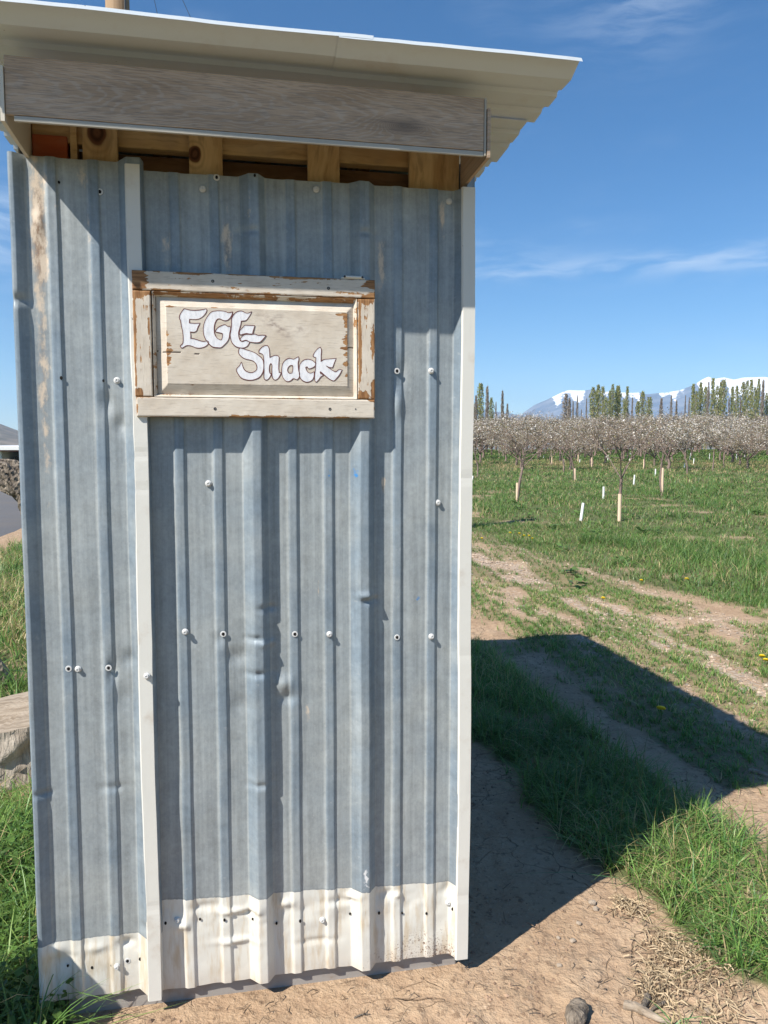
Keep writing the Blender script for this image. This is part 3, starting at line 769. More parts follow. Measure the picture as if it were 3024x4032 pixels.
# the other three walls
def plain_profile(a, b):
    pts = [(a, 0.0)]; x = a + 0.02
    while x + 0.30 < b:
        pts += [(x, 0), (x + 0.022, 0.034), (x + 0.046, 0.034), (x + 0.07, 0)] + minor(x + 0.11) + minor(x + 0.205); x += 0.305
    pts.append((b, 0)); return pts
def side_sheet(L):
    pr = plain_profile(0, L); us = np.array([p[0] for p in pr]); hs = np.array([p[1] for p in pr]); zs = np.linspace(0.045, 2.30, 24)
    UU, ZZ = np.meshgrid(us, zs, indexing='ij')
    V = np.stack([UU.ravel(), -(np.repeat(hs[:, None], len(zs), 1) + 0.002 * (fbm(UU * 7, ZZ * 3, 5, 2) - .5)).ravel(), ZZ.ravel()], 1)
    z0 = np.zeros(UU.size)
    return mesh_data('wall_sheet', V, grid_faces(len(us), len(zs)), M['zinc'], uv=np.stack([UU.ravel(), ZZ.ravel()], 1),
                     attrs={'h': np.repeat(hs / 0.01, len(zs)), 'paint': np.clip(.5 + (0.22 - ZZ) / .05, 0, 1).ravel(), 'rust': z0, 'blue': z0, 'whitemark': z0, 'mud': z0})
SD = 2.25
obj('wall_sheet', side_sheet(SD), shack, (-0.012, 0.012, 0), (0, 0, math.pi / 2))
obj('wall_sheet', side_sheet(SD), shack, (-1.148, 0.012 + SD, 0), (0, 0, -math.pi / 2))
obj('wall_sheet', side_sheet(1.13), shack, (-0.014, 0.015 + SD, 0), (0, 0, math.pi))
# white edge strips on the two end ribs
def strip(u0, u1, z0, z1, n, seed, skirt=0.012):
    prof = [(u0 - 0.0035, n - 0.006), (u0, n), (u1, n), (u1 + 0.001, n - skirt * 1.6)]
    zs = np.arange(z0, z1, 0.012); V = []
    kink = [(1.487, .0016), (1.40, .0012), (0.30, .0014)] if u0 < -0.5 else [(1.42, .0016), (0.93, .001), (0.23, .0014)]
    for (pu_, pn_) in prof:
        for z in zs:
            w = 0.0018 * math.sin(z * 5 + seed) + 0.003 * (float(fbm(np.array([z * 6.0]), np.array([seed * 3.0]), 3, 3)[0]) - .5)
            d = sum(-a_ * math.exp(-((z - zk) / 0.014) ** 2) for zk, a_ in kink)
            V.append((pu_ + w, -(pn_ + d * (1 if pn_ > n - 0.004 else 0.3)), z))
    return mesh_data('edge_strip', V, grid_faces(len(prof), len(zs)), M['white'])
obj('edge_strip', strip(-0.8895, -0.8575, 0.041, 2.197, PN + 0.0365, 1), shack)
obj('edge_strip', strip(-0.0405, -0.0075, 0.041, 2.192, PN + 0.0325, 5), shack)

# sill, framing, fascia
m_ = MB(); m_.box((-1.10, 0.003, -0.02), (-0.03, 0.11, 0.078), 0.004); m_.build('sill_board', M['sill'], shack)
m_ = MB(); m_.box((-1.12, 0.03, 2.255), (-0.03, 0.068, 2.345), 0.003); m_.build('top_plate', M['pine_x'], shack)
blk = [(-1.000, -0.917, [(-0.945, 2.295, .026)]), (-0.745, -0.662, [(-0.708, 2.262, .019)]), (-0.445, -0.361, [(-0.395, 2.36, .012)]), (-0.174, -0.036, [(-0.09, 2.40, .03)])]
for i, (a0, a1, kn) in enumerate(blk):
    mt = make_pine('pine_block', (0.44, 0.27, 0.115), (0.64, 0.45, 0.23), 'z', 1.0, kn)
    m_ = MB(); m_.box((a0, 0.012, 2.05), (a1, 0.0275, 2.345 - 0.002 * i), 0.002); m_.build('stud', mt, shack)
m_ = MB(); m_.box((-1.118, 0.02, 2.205), (-1.037, 0.05, 2.268), 0.003); m_.build('painted_block', M['orange'], shack)
m_ = MB(); m_.box((-1.030, 0.02, 2.10), (-1.014, 0.05, 2.30), 0.002); m_.build('stud', M['pine_x'], shack)
m_ = MB(); m_.box((-1.135, 0.015, 2.10), (-1.122, 0.05, 2.30), 0.002); m_.build('stud', M['pine_x'], shack)
m_ = MB(); m_.box((-1.12, 0.30, 2.20), (-0.03, 0.34, 2.29), 0.002); m_.build('cross_beam', M['pine_dark'], shack)
m_ = MB(); m_.box((-1.12, 0.075, 2.19), (-0.03, 0.11, 2.253), 0.002); m_.build('cross_beam', M['pine_dark'], shack)
for u_ in (-1.09, -0.83, -0.55, -0.27, -0.05):
    m_ = MB(); m_.box((u_ - 0.019, 0.072, 2.292), (u_ + 0.019, 2.4, 2.362), 0.003); m_.build('rafter', M['pine_y'], shack)
# fascia: timber behind, laminate plank in front, pale strip under it
m_ = MB(); m_.box((-1.105, -0.2025, 2.222), (-0.056, -0.164, 2.325), 0.003); m_.build('fascia_backing', M['pine_x'], shack)
m_ = MB(); m_.box((-1.100, -0.200, 2.3255), (-0.058, -0.170, 2.3455), 0.002); m_.build('gap_shade_strip', M['hole'], shack)  # near-black strip stands in for the shadow gap above the fascia
FN = 0.211
m_ = MB(); m_.box((-1.116, -FN, 2.219), (-0.0405, -0.2035, 2.3415), 0.0012); m_.build('fascia_plank', M['laminate'], shack)
m_ = MB(); m_.box((-1.100, -FN + 0.001, 2.2065), (-0.0405, -0.203, 2.2180), 0.001); m_.build('fascia_strip', M['cream_edge'], shack)
m_ = MB(); m_.box((-0.0395, -FN - 0.001, 2.2075), (-0.0345, -0.2025, 2.3415), 0.001); m_.build('fascia_strip', M['cream_edge'], shack)
for (ua, ub, mt) in ((-1.126, -1.1175, 'core'), (-0.0325, -0.025, 'laminate')):
    m_ = MB(); V = [(ua, -0.215, 2.203), (ub, -0.215, 2.203), (ub, 0.012, 2.199), (ua, 0.012, 2.199), (ua, -0.215, 2.318), (ub, -0.215, 2.318), (ub, 0.012, 2.318), (ua, 0.012, 2.318)]
    m_.add(V, [(0,3,2,1),(4,5,6,7),(0,1,5,4),(1,2,6,5),(2,3,7,6),(3,0,4,7)]); m_.build('end_board', M['laminate'] if mt == 'laminate' else M['core'], shack)

# roof: three lengths of ribbed sheet, the ribs across the slope, edges stepped on the right
def roof_sheet(n_front, n_back, u0, u1, zf, lip, seed, du1=0.018):
    pts = []
    if lip:
        pts = [(n_front + 0.001, zf + 0.0145), (n_front, zf + 0.0225), (n_front - 0.010, zf + 0.0225), (n_front - 0.058, zf)]
        x = n_front - 0.058
    else:
        pts = [(n_front, zf)]; x = n_front
    base = x
    while x - 0.33 > n_back:
        for q in (0.055, 0.150):
            pts += [(x - q, zf), (x - q - 0.004, zf + 0.012), (x - q - 0.026, zf + 0.012), (x - q - 0.030, zf)]
        pts += [(x - 0.235, zf), (x - 0.258, zf + 0.033), (x - 0.282, zf + 0.033), (x - 0.305, zf)]
        x -= 0.305
    for q in (0.055, 0.150):
        if x - q - 0.04 > n_back: pts += [(x - q, zf), (x - q - 0.008, zf + 0.008), (x - q - 0.028, zf + 0.008), (x - q - 0.036, zf)]
    pts.append((n_back, zf))
    us = np.linspace(u0, u1, max(30, int((u1 - u0) / 0.013))); V = []
    for i, (pn_, pz_) in enumerate(pts):
        wv = 0.004 * (fbm(us * 3.1, us * 0 + i * 0.12, seed, 3) - 0.5) + (0.0045 * (fbm(us * 5.5, us * 0 + 1, seed + 3, 3) - 0.5) if (lip and i < 3) else 0)
        jag = np.zeros_like(us); jag[-1] = du1 * (n_front - pn_) / (n_front - n_back) + 0.006 * (float(vnoise(np.array([i * 0.9]), np.array([0.]), seed)[0]) - .5)
        V += [(us[k] + jag[k], -pn_, pz_ + wv[k]) for k in range(len(us))]
    return mesh_data('roof_sheet', V, grid_faces(len(pts), len(us)), M['roof'], smooth=False)
ZR = 2.385
obj('roof_sheet', roof_sheet(0.305, 0.002, -1.27, -0.330, ZR + 0.0022, True, 1, 0.0), shack)
obj('roof_sheet', roof_sheet(0.305, 0.002, -0.405, 0.167, ZR, True, 6, 0.002), shack)
obj('roof_sheet', roof_sheet(0.02, -0.285, -1.268, 0.148, ZR - 0.003, False, 2), shack)
obj('roof_sheet', roof_sheet(-0.265, -0.90, -1.266, 0.146, ZR - 0.006, False, 3), shack)
obj('roof_sheet', roof_sheet(-0.88, -2.50, -1.266, 0.150, ZR - 0.009, False, 4), shack)

# screws and empty screw holes of the front
sc = MB(); sc.lathe([(0.0085, 0.0), (0.0085, 0.0014), (0.0078, 0.0022), (0.0056, 0.0030), (0.0056, 0.0075), (0.0045, 0.0085), (0.0024, 0.0086), (0.0022, 0.0070)], 14, 'y')
screw_me = sc.data('screw', M['screw'])
hl = MB(); hl.lathe([(0.0042, 0.0), (0.0040, 0.0012), (0.0036, 0.0014)], 10, 'y')
hole_me = hl.data('screw_hole', M['hole'])
br = MB(); br.lathe([(0.0082, 0.0), (0.0075, 0.0012), (0.0046, 0.0013), (0.0044, 0.0005)], 14, 'y')
burr_me = br.data('washer_mark', M['screw'])
def sheet_n(u):
    pr = left_prof if u < -0.852 else right_prof
    return PN + float(np.interp(u, [p[0] for p in pr], [p[1] for p in pr]))
for (u_, z_) in [(-0.712, 2.151), (-0.426, 2.168), (-0.071, 2.159), (-0.93, 1.671), (-0.119, 1.71), (-0.711, 1.411), (-0.097, 1.353), (-0.777, 1.025), (-0.399, 1.001), (-0.115, 0.981), (-1.045, 0.939), (-0.872, 0.922),
                 (-0.815, 0.238), (-0.423, 0.19), (-0.060, 0.198), (-0.971, 0.131)]:
    sh = ws_l if u_ < -0.852 else ws_r
    o = obj('screw', screw_me, sh, (u_, -(sheet_n(u_) + (0.0045 if abs(u_ + .872) < .01 else 0.001)), z_)); o.rotation_euler = (random.Random(u_).uniform(-.12, .12), 0, random.Random(z_).uniform(-.12, .12))
for i, (u_, z_, w) in enumerate([(-1.052, 2.146, 0), (-0.958, 2.129, 1), (-0.677, 2.180, 1), (-0.583, 2.183, 0), (-1.061, 1.675, 0), (-0.962, 1.67, 0), (-0.213, 1.708, 1), (-0.68, 1.014, 1), (-0.492, 1.005, 1), (-0.212, 0.983, 1), (-1.067, 0.942, 1), (-0.97, 0.939, 1),
                 (-0.845, 0.232, 0), (-0.755, 0.232, 0), (-0.69, 0.225, 0), (-0.615, 0.222, 0), (-0.55, 0.195, 0), (-0.485, 0.197, 0), (-0.345, 0.198, 0), (-0.262, 0.19, 0), (-0.195, 0.182, 0), (-0.125, 0.175, 0), (-0.05, 0.185, 0),
                 (-1.095, 0.145, 0), (-1.035, 0.132, 0), (-0.985, 0.133, 0), (-0.945, 0.138, 1), (-0.912, 0.142, 0)]):
    sh = ws_l if u_ < -0.852 else ws_r
    if w: obj('washer_mark', burr_me, sh, (u_, -(sheet_n(u_) + 0.0002), z_))
    o = obj('screw_hole', hole_me, sh, (u_, -(sheet_n(u_) + 0.0006), z_)); s_ = 1.0 if w else 0.8 + 0.3 * ((i * 7) % 5) / 5
    o.scale = (0.85 * s_, 1, 1.15 * s_)

# ------------------------------------------------------------------ utility pole behind the shack
pole = empty('utility_pole', (-3.3, 10.0, float(terrain(-3.3, 10))), 'round wooden utility pole standing behind the shack, only its shaft showing above the roof', 'utility pole')
m_ = MB(); m_.tube([(0, 0, -0.3), (0, 0, 3), (0, 0, 6), (0, 0, 9.1)], [0.165, 0.155, 0.147, 0.135], 20); m_.build('shaft', M['pole'], pole, smooth=True)
for (bx, by) in ((4.0, 0.6), (1.75, 0.9)):
    m_ = MB(); m_.tube([(0.10, -0.02, 8.6 if bx > 2 else 8.8), (bx, by, 0.0)], 0.0035, 5); m_.build('guy_wire', M['wire'], pole)
m_ = MB(); m_.tube([(0.135, -0.09, 0.0), (0.118, -0.085, 9.0)], 0.012, 6); m_.build('ground_wire', M['wire'], pole)

# ------------------------------------------------------------------ the sign
SU, SN, SZ = -0.581, 0.047, 1.58
sx_, sy_ = xy(SU, SN - 0.0085)
sign = empty('wooden_sign', (float(sx_), float(sy_), SZ), 'cream cabinet door with peeling paint on the metal wall, lettered EGG Shack in white', 'sign', rz=YAW)
def L(u, n, z): return (u - SU, SN - n, z - SZ)
def sign_board(name, u0, u1, z0, z1, n0, n1, grain, peel, crack=None, soot=None, res=0.004, rnd=0.0035, nf=None, seed=0):
    """a board: gridded front with rounded rim, sides and back; nf(u,z) overrides the front's height"""
    us = np.unique(np.concatenate([np.arange(u0, u1, res), [u1, u0 + 0.001, u1 - 0.001, u0 + rnd, u1 - rnd]]))
    zs = np.unique(np.concatenate([np.arange(z0, z1, res), [z1, z0 + 0.001, z1 - 0.001, z0 + rnd, z1 - rnd]]))
    UU, ZZ = np.meshgrid(us, zs, indexing='ij')
    de = np.minimum.reduce([UU - u0, u1 - UU, ZZ - z0, z1 - ZZ])
    NN = np.full_like(UU, n1) if nf is None else nf(UU, ZZ)
    if rnd > 0: NN = NN - rnd * 0.8 * (1 - np.sqrt(np.clip(1 - (1 - np.clip(de / rnd, 0, 1)) ** 2, 0, 1)))
    NN = NN + 0.0009 * (fbm(UU * 40, ZZ * 40, seed, 3) - 0.5)
    j = 0.0016
    UV_, ZV = UU + j * (fbm(ZZ * 40, UU * 9, seed + 1, 3) - 0.5) * (de <= 1e-9), ZZ + j * (fbm(UU * 40, ZZ * 9, seed + 2, 3) - 0.5) * (de <= 1e-9)
    front = np.stack([UV_.ravel() - SU, SN - NN.ravel(), ZV.ravel() - SZ], 1)
    nu, nz = len(us), len(zs); Fc = [tuple(f) for f in grid_faces(nu, nz)]
    ring = [(i, 0) for i in range(nu)] + [(nu - 1, k) for k in range(1, nz)] + [(i, nz - 1) for i in range(nu - 2, -1, -1)] + [(0, k) for k in range(nz - 2, 0, -1)]
    ri = [a * nz + b for a, b in ring]; V = [tuple(v) for v in front]; base = len(V)
    for idx in ri: V.append((V[idx][0], SN - n0, V[idx][2]))
    nring = len(ri)
    for q in range(nring):
        q2 = (q + 1) % nring; Fc.append((ri[q], base + q, base + q2, ri[q2]))
    Fc.append(tuple(base + q for q in range(nring))[::-1])
    P = peel(UU, ZZ, de).ravel(); C_ = (crack(UU, ZZ).ravel() if crack else np.zeros(UU.size)); S_ = soot(UU, ZZ).ravel() if soot else np.zeros(UU.size)
    ext = lambda a, fill=None: np.concatenate([a, a[ri] if fill is None else np.full(nring, fill)])
    uvf = np.stack([UU.ravel(), ZZ.ravel()], 1); uvall = np.concatenate([uvf, uvf[ri] + [0.013, 0.007]])
    me = mesh_data(name, V, Fc, M['sign_h' if grain == 'h' else 'sign_v'], attrs={'peel': ext(P), 'crack': ext(C_), 'soot': ext(S_)}, uv=uvall, smooth=False)
    return obj(name, me, sign)
g2 = lambda u, z, a, b, su, sz: np.exp(-((u - a) / su) ** 2 - ((z - b) / sz) ** 2)
FR = 0.0665
# rails and stiles
sign_board('top_rail', -0.883, -0.280, 1.8885, 1.9355, 0.0475, FR, 'h',
   lambda u, z, d: np.maximum.reduce([0.30 + 0 * u, 1.25 * g2(u, z, -0.885, 1.912, .040, .04), 1.0 * g2(u, z, -0.276, 1.925, .038, .018), 0.95 * g2(u, z, -0.278, 1.890, .05, .010), 0.82 * g2(u, z, -0.735, 1.934, .06, .007), .78 * g2(u, z, -0.80, 1.888, .07, .006), 0.66 * g2(u, z, -0.45, 1.934, .12, .005), .6 * sstep(d, .003, .0)]), seed=2)
sign_board('bottom_rail', -0.880, -0.281, 1.5805, 1.6285, 0.0475, FR, 'h',
   lambda u, z, d: np.maximum.reduce([0.20 + 0 * u, 0.85 * g2(u, z, -0.8785, 1.60, .003, .02), .9 * g2(u, z, -0.285, 1.628, .02, .006), .62 * g2(u, z, -0.5, 1.582, .25, .004), .55 * sstep(d, .0025, .0)]), seed=4)
sign_board('stile', -0.8825, -0.8405, 1.6300, 1.8870, 0.0475, FR - .0006, 'v',
   lambda u, z, d: np.maximum.reduce([0.26 + 0 * u, 1.15 * g2(u, z, -0.875, 1.886, .020, .022), .85 * g2(u, z, -0.85, 1.884, .02, .012), 1.1 * g2(u, z, -0.874, 1.635, .014, .018), .80 * g2(u, z, -0.879, 1.80, .0055, .12), .62 * g2(u, z, -0.879, 1.70, .005, .12), .55 * g2(u, z, -0.845, 1.76, .004, .2)]), seed=6)
sign_board('stile', -0.3255, -0.2800, 1.6300, 1.8870, 0.0475, FR - .0008, 'v',
   lambda u, z, d: np.maximum.reduce([0.30 + 0 * u, .82 * g2(u, z, -0.320, 1.79, .0055, .16), .95 * g2(u, z, -0.312, 1.636, .02, .02), 1.0 * g2(u, z, -0.284, 1.65, .010, .04), .80 * g2(u, z, -0.284, 1.79, .007, .06), .95 * g2(u, z, -0.305, 1.884, .03, .014)]), seed=8)
# raised panel: flat field, sloped margin, groove, and the moulding that runs down from the frame
fu0, fu1, fz0, fz1 = -0.8045, -0.3525, 1.6605, 1.8535
def panel_h(u, z):
    d = np.maximum.reduce([fu0 - u, u - fu1, fz0 - z, z - fz1])            # distance outside the field
    return np.where(d <= 0, 0.0620, np.where(d < 0.0008, 0.0606, 0.0606 - (d - 0.0008) * 0.44))
def pk(u, z):
    cl = lambda z0, uu0, uu1, th: (np.abs(z - z0 - 0.0012 * (fbm(u * 60, u * 0, 3, 3) - .5)) < th) * (u > uu0) * (u < uu1) * 1.0
    return np.maximum.reduce([cl(1.7415 - (u + 0.82) * 0.05, -0.83, -0.725, 0.0011), cl(1.761 - (u + .33) * .02, -0.3525, -0.325, .0012), .0 * u])
sign_board('raised_panel', -0.8295, -0.3285, 1.6375, 1.8775, 0.0480, 0.06, 'h',
   lambda u, z, d: np.maximum.reduce([0.10 + 0.0 * u, np.where((u > fu0 - 0.001) & (u < fu1 + .001), 1, 0.3) * np.maximum.reduce([.72 * g2(u, z, fu0, 1.735, .016, .040), .52 * g2(u, z, fu0, 1.77, .008, .12), .66 * g2(u, z, fu0, 1.852, .03, .006), .62 * g2(u, z, -0.69, 1.8525, .018, .003), .60 * g2(u, z, fu1, 1.76, .014, .12), .9 * g2(u, z, fu1 + .005, 1.7595 , .032, .008), .74 * g2(u, z, fu1, 1.785, .03, .006), .68 * g2(u, z, fu1, 1.835, .014, .02), .62 * g2(u, z, -0.37, 1.845, .03, .005)]),
                                      .52 * g2(u, z, -0.74, fz0, .12, .003)]),
   crack=pk, soot=lambda u, z: np.maximum.reduce([.9 * g2(u + (z - 1.81) * 1.3, z, -0.535, 1.81, .020, .03), .7 * g2(u, z, -0.475, 1.805, .02, .01), .4 * g2(u, z, -0.53, 1.835, .04, .012)]), rnd=0, nf=panel_h, res=0.0032, seed=10)
def moulding(name, path_in, path_out, mt, seed):
    (a0, a1), (b0, b1) = path_in, path_out
    k = 60; V = []
    for i in range(k):
        t = i / (k - 1)
        po = np.array(a0) * (1 - t) + np.array(a1) * t; pi = np.array(b0) * (1 - t) + np.array(b1) * t
        for (s, n) in ((0.0, 0.0475), (0.0, 0.0655), (0.18, 0.0650), (0.45, 0.0610), (0.8, 0.0575), (1.0, 0.0535), (1.0, 0.0475)):
            p = po * (1 - s) + pi * s; w = 0.0004 * (float(vnoise(np.array([t * 40]), np.array([s * 3.]), seed)[0]) - .5)
            V.append(L(p[0], n + w, p[1]))
    V = np.array(V); uvm = np.stack([V[:, 0] + SU, V[:, 2] + SZ], 1)
    pe = 0.34 + 0.36 * (fbm(uvm[:, 0] * 20, uvm[:, 1] * 20, seed, 3))
    return obj(name, mesh_data(name, V, grid_faces(k, 7), M[mt], attrs={'peel': pe - (.18 if seed != 1 else 0), 'crack': 0 * pe, 'soot': 0 * pe}, uv=uvm), sign)
iu0, iu1, iz0, iz1 = -0.8400, -0.3260, 1.6290, 1.8880; ou0, ou1, oz0, oz1 = -0.8290, -0.3290, 1.6370, 1.8770
ou0, ou1 = -0.8300, -0.3355; oz0, oz1 = 1.6365, 1.8765
iu0 += 0.0032; iu1 -= 0.0016; iz0 += 0.0008; iz1 -= 0.0012
moulding('moulding', ((iu0, iz1), (iu1, iz1)), ((ou0, oz1), (ou1, oz1)), 'sign_h', 1)
moulding('moulding', ((iu1, iz0), (iu0, iz0)), ((ou1, oz0), (ou0, oz0)), 'sign_h', 2)
moulding('moulding', ((iu0, iz0), (iu0, iz1)), ((ou0, oz0), (ou0, oz1)), 'sign_v', 3)
moulding('moulding', ((iu1, iz1), (iu1, iz0)), ((ou1, oz1), (ou1, oz0)), 'sign_v', 4)
# small hinge on the top edge and the dark screws
m_ = MB(); m_.box(L(-0.367, 0.0655, 1.9357), L(-0.306, 0.050, 1.9395), 0.0012); m_.tube([L(-0.360, 0.066, 1.9405), L(-0.313, 0.066, 1.9405)], 0.0032, 10)
hg = m_.build('hinge', M['white'], sign)
for u_ in (-0.3595, -0.3135):
    m_ = MB(); m_.lathe([(0.0030, 0), (0.0026, 0.0008), (0.0010, 0.0002)], 10, 'y', L(u_, 0.0693, 1.9405)); m_.build('hinge_screw', M['screw_dark'], hg)
ds = MB(); ds.lathe([(0.0040, 0.0), (0.0037, 0.0011), (0.0016, 0.0012), (0.0012, 0.0002)], 12, 'y'); ds_me = ds.data('screw', M['screw_dark'])
for (u_, z_, s_) in [(-0.690, 1.916, 1), (-0.401, 1.910, 1), (-0.690, 1.601, 1), (-0.399, 1.603, 1), (-0.332, 1.604, .45)]:
    o = obj('screw', ds_me, sign, L(u_, FR - 0.0004, z_)); o.scale = (s_, 1, s_)

# the lettering, traced as outlines on the panel's face
def egg(p): return (650 + p[0] / 4.1475, 1180 + p[1] / 4.1475)
def shk(p): return (900 + p[0] / 3.53, 1340 + p[1] / 3.53)
CAMU = (0.0 - O[0]) * U[0] + (0.0 - O[1]) * U[1]; CAMN = (0.0 - O[0]) * N[0] + (0.0 - O[1]) * N[1]
def on_face(px, py, n):
    d = ray(px, py); dn = d[0] * N[0] + d[1] * N[1]; du = d[0] * U[0] + d[1] * U[1]
    t = (n - CAMN) / dn
    return (CAMU + du * t, EYE + d[2] * t)
LET = [
 ('letter', egg, [[(315,140),(400,160),(500,165),(600,155),(670,140),(680,160),(665,205),(630,250),(580,290),(530,310),(470,313),(395,308),(393,372),(480,378),(568,375),(535,440),(510,500),(470,522),(440,522),(408,515),(415,575),(413,625),(470,632),(540,655),(620,675),(690,665),(712,690),(690,730),(640,765),(570,783),(500,778),(440,752),(390,742),(340,745),(280,780),(255,770),(243,750),(275,720),(290,690),(293,620),(285,520),(265,430),(248,330),(232,300),(235,250),(260,200),(290,160)]]),
 ('letter', egg, [[(1100,190),(1090,240),(1060,290),(1020,325),(980,333),(940,325),(890,303),(850,312),(820,360),(803,420),(800,500),(815,570),(850,620),(895,648),(920,645),(935,600),(935,545),(880,530),(830,520),(825,500),(850,460),(900,425),(975,400),(1020,428),(1068,433),(1068,480),(1055,540),(1048,600),(1020,670),(960,735),(910,775),(850,775),(780,765),(720,720),(660,640),(625,540),(625,430),(645,350),(690,265),(750,195),(820,175),(900,172),(980,183),(1035,205)]]),
 ('letter', egg, [[(1415,185),(1390,240),(1350,300),(1320,330),(1280,338),(1245,340),(1235,400),(1215,470),(1200,530),(1205,600),(1228,662),(1270,675),(1310,662),(1350,668),(1382,688),(1350,745),(1300,775),(1230,780),(1150,755),(1090,690),(1070,620),(1063,560),(1077,480),(1085,400),(1085,310),(1110,250),(1150,205),(1200,180),(1260,178),(1310,205),(1360,210)],
                  ]),
 ('letter_stroke', egg, [[(1300,410),(1380,412),(1465,415),(1450,470),(1435,520),(1430,552),(1380,552),(1330,543),(1285,552),(1240,565),(1216,558),(1222,500),(1250,465),(1280,435)]]),
 ('letter_stroke', egg, [[(1229,645),(1242,610),(1290,570),(1350,560),(1410,563),(1470,555),(1520,575),(1590,572),(1650,578),(1600,640),(1550,685),(1490,695),(1420,688),(1380,682),(1330,655),(1290,660),(1250,672)]]),
 ('letter', shk, [[(180,105),(260,130),(350,160),(420,205),(470,255),(486,300),(490,370),(480,430),(440,500),(380,535),(320,550),(250,545),(180,520),(130,460),(108,400),(150,350),(180,295),(195,350),(220,405),(265,435),(320,445),(370,425),(395,390),(390,340),(360,295),(310,270),(240,255),(190,230),(150,190),(138,150),(150,108)]]),
 ('letter', shk, [[(540,68),(565,110),(572,170),(575,235),(620,212),(665,205),(702,225),(700,300),(698,380),(705,445),(735,440),(710,500),(680,535),(645,547),(615,520),(605,470),(603,400),(605,340),(590,315),(572,340),(568,400),(575,450),(598,460),(575,510),(540,545),(505,540),(492,500),(495,420),(493,340),(490,250),(475,190),(425,170),(425,140),(450,105),(490,75)]]),
 ('letter', shk, [[(975,222),(980,260),(970,310),(972,370),(980,430),(990,450),(985,510),(955,545),(920,530),(895,530),(870,555),(825,570),(785,550),(750,495),(740,430),(745,360),(760,310),(800,265),(850,245),(905,258),(940,240)], [(895,345),(895,400),(885,450),(845,452),(822,415),(830,375),(860,345)]]),
 ('letter', shk, [[(1218,312),(1212,340),(1190,365),(1150,385),(1115,388),(1095,362),(1075,370),(1085,405),(1110,440),(1150,452),(1192,430),(1190,500),(1165,550),(1110,577),(1060,570),(1010,535),(988,475),(986,385),(1000,320),(1050,270),(1110,258),(1170,275),(1200,300)]]),
 ('letter', shk, [[(1280,90),(1295,130),(1290,200),(1290,290),(1330,262),(1400,255),(1500,245),(1475,310),(1450,375),(1405,372),(1360,348),(1410,388),(1470,425),(1500,432),(1540,402),(1583,405),(1550,470),(1510,520),(1465,560),(1400,530),(1350,490),(1300,445),(1278,430),(1282,455),(1330,480),(1290,500),(1260,540),(1225,577),(1205,560),(1200,490),(1210,400),(1214,320),(1218,235),(1180,220),(1185,190),(1210,150),(1245,110)]]),
]
def smooth_loop(P):
    P = np.array(P); n = len(P); out = []
    for i in range(n):
        p0, p1, p2, p3 = P[i - 1], P[i], P[(i + 1) % n], P[(i + 2) % n]
        def sharp(a, b, c):
            v, w = b - a, c - b; return np.dot(v, w) / (np.linalg.norm(v) * np.linalg.norm(w) + 1e-12) < 0.35
        m1 = (p2 - p0) * 0.5 if not sharp(p0, p1, p2) else (p2 - p1) * 0.6
        m2 = (p3 - p1) * 0.5 if not sharp(p1, p2, p3) else (p2 - p1) * 0.6
        for t in (0, 1/3, 2/3):
            h1 = 2*t**3 - 3*t**2 + 1; h2 = t**3 - 2*t**2 + t; h3 = -2*t**3 + 3*t**2; h4 = t**3 - t**2
            out.append(h1 * p1 + h2 * m1 + h3 * p2 + h4 * m2)
    return np.array(out)
def ring_normals(P):
    d = np.roll(P, -1, 0) - np.roll(P, 1, 0); d /= np.linalg.norm(d, axis=1)[:, None] + 1e-12
    return np.stack([d[:, 1], -d[:, 0]], 1)
def area2(P): return np.sum(P[:, 0] * np.roll(P[:, 1], -1) - np.roll(P[:, 0], -1) * P[:, 1])
NFACE = 0.0620
last_letter = None
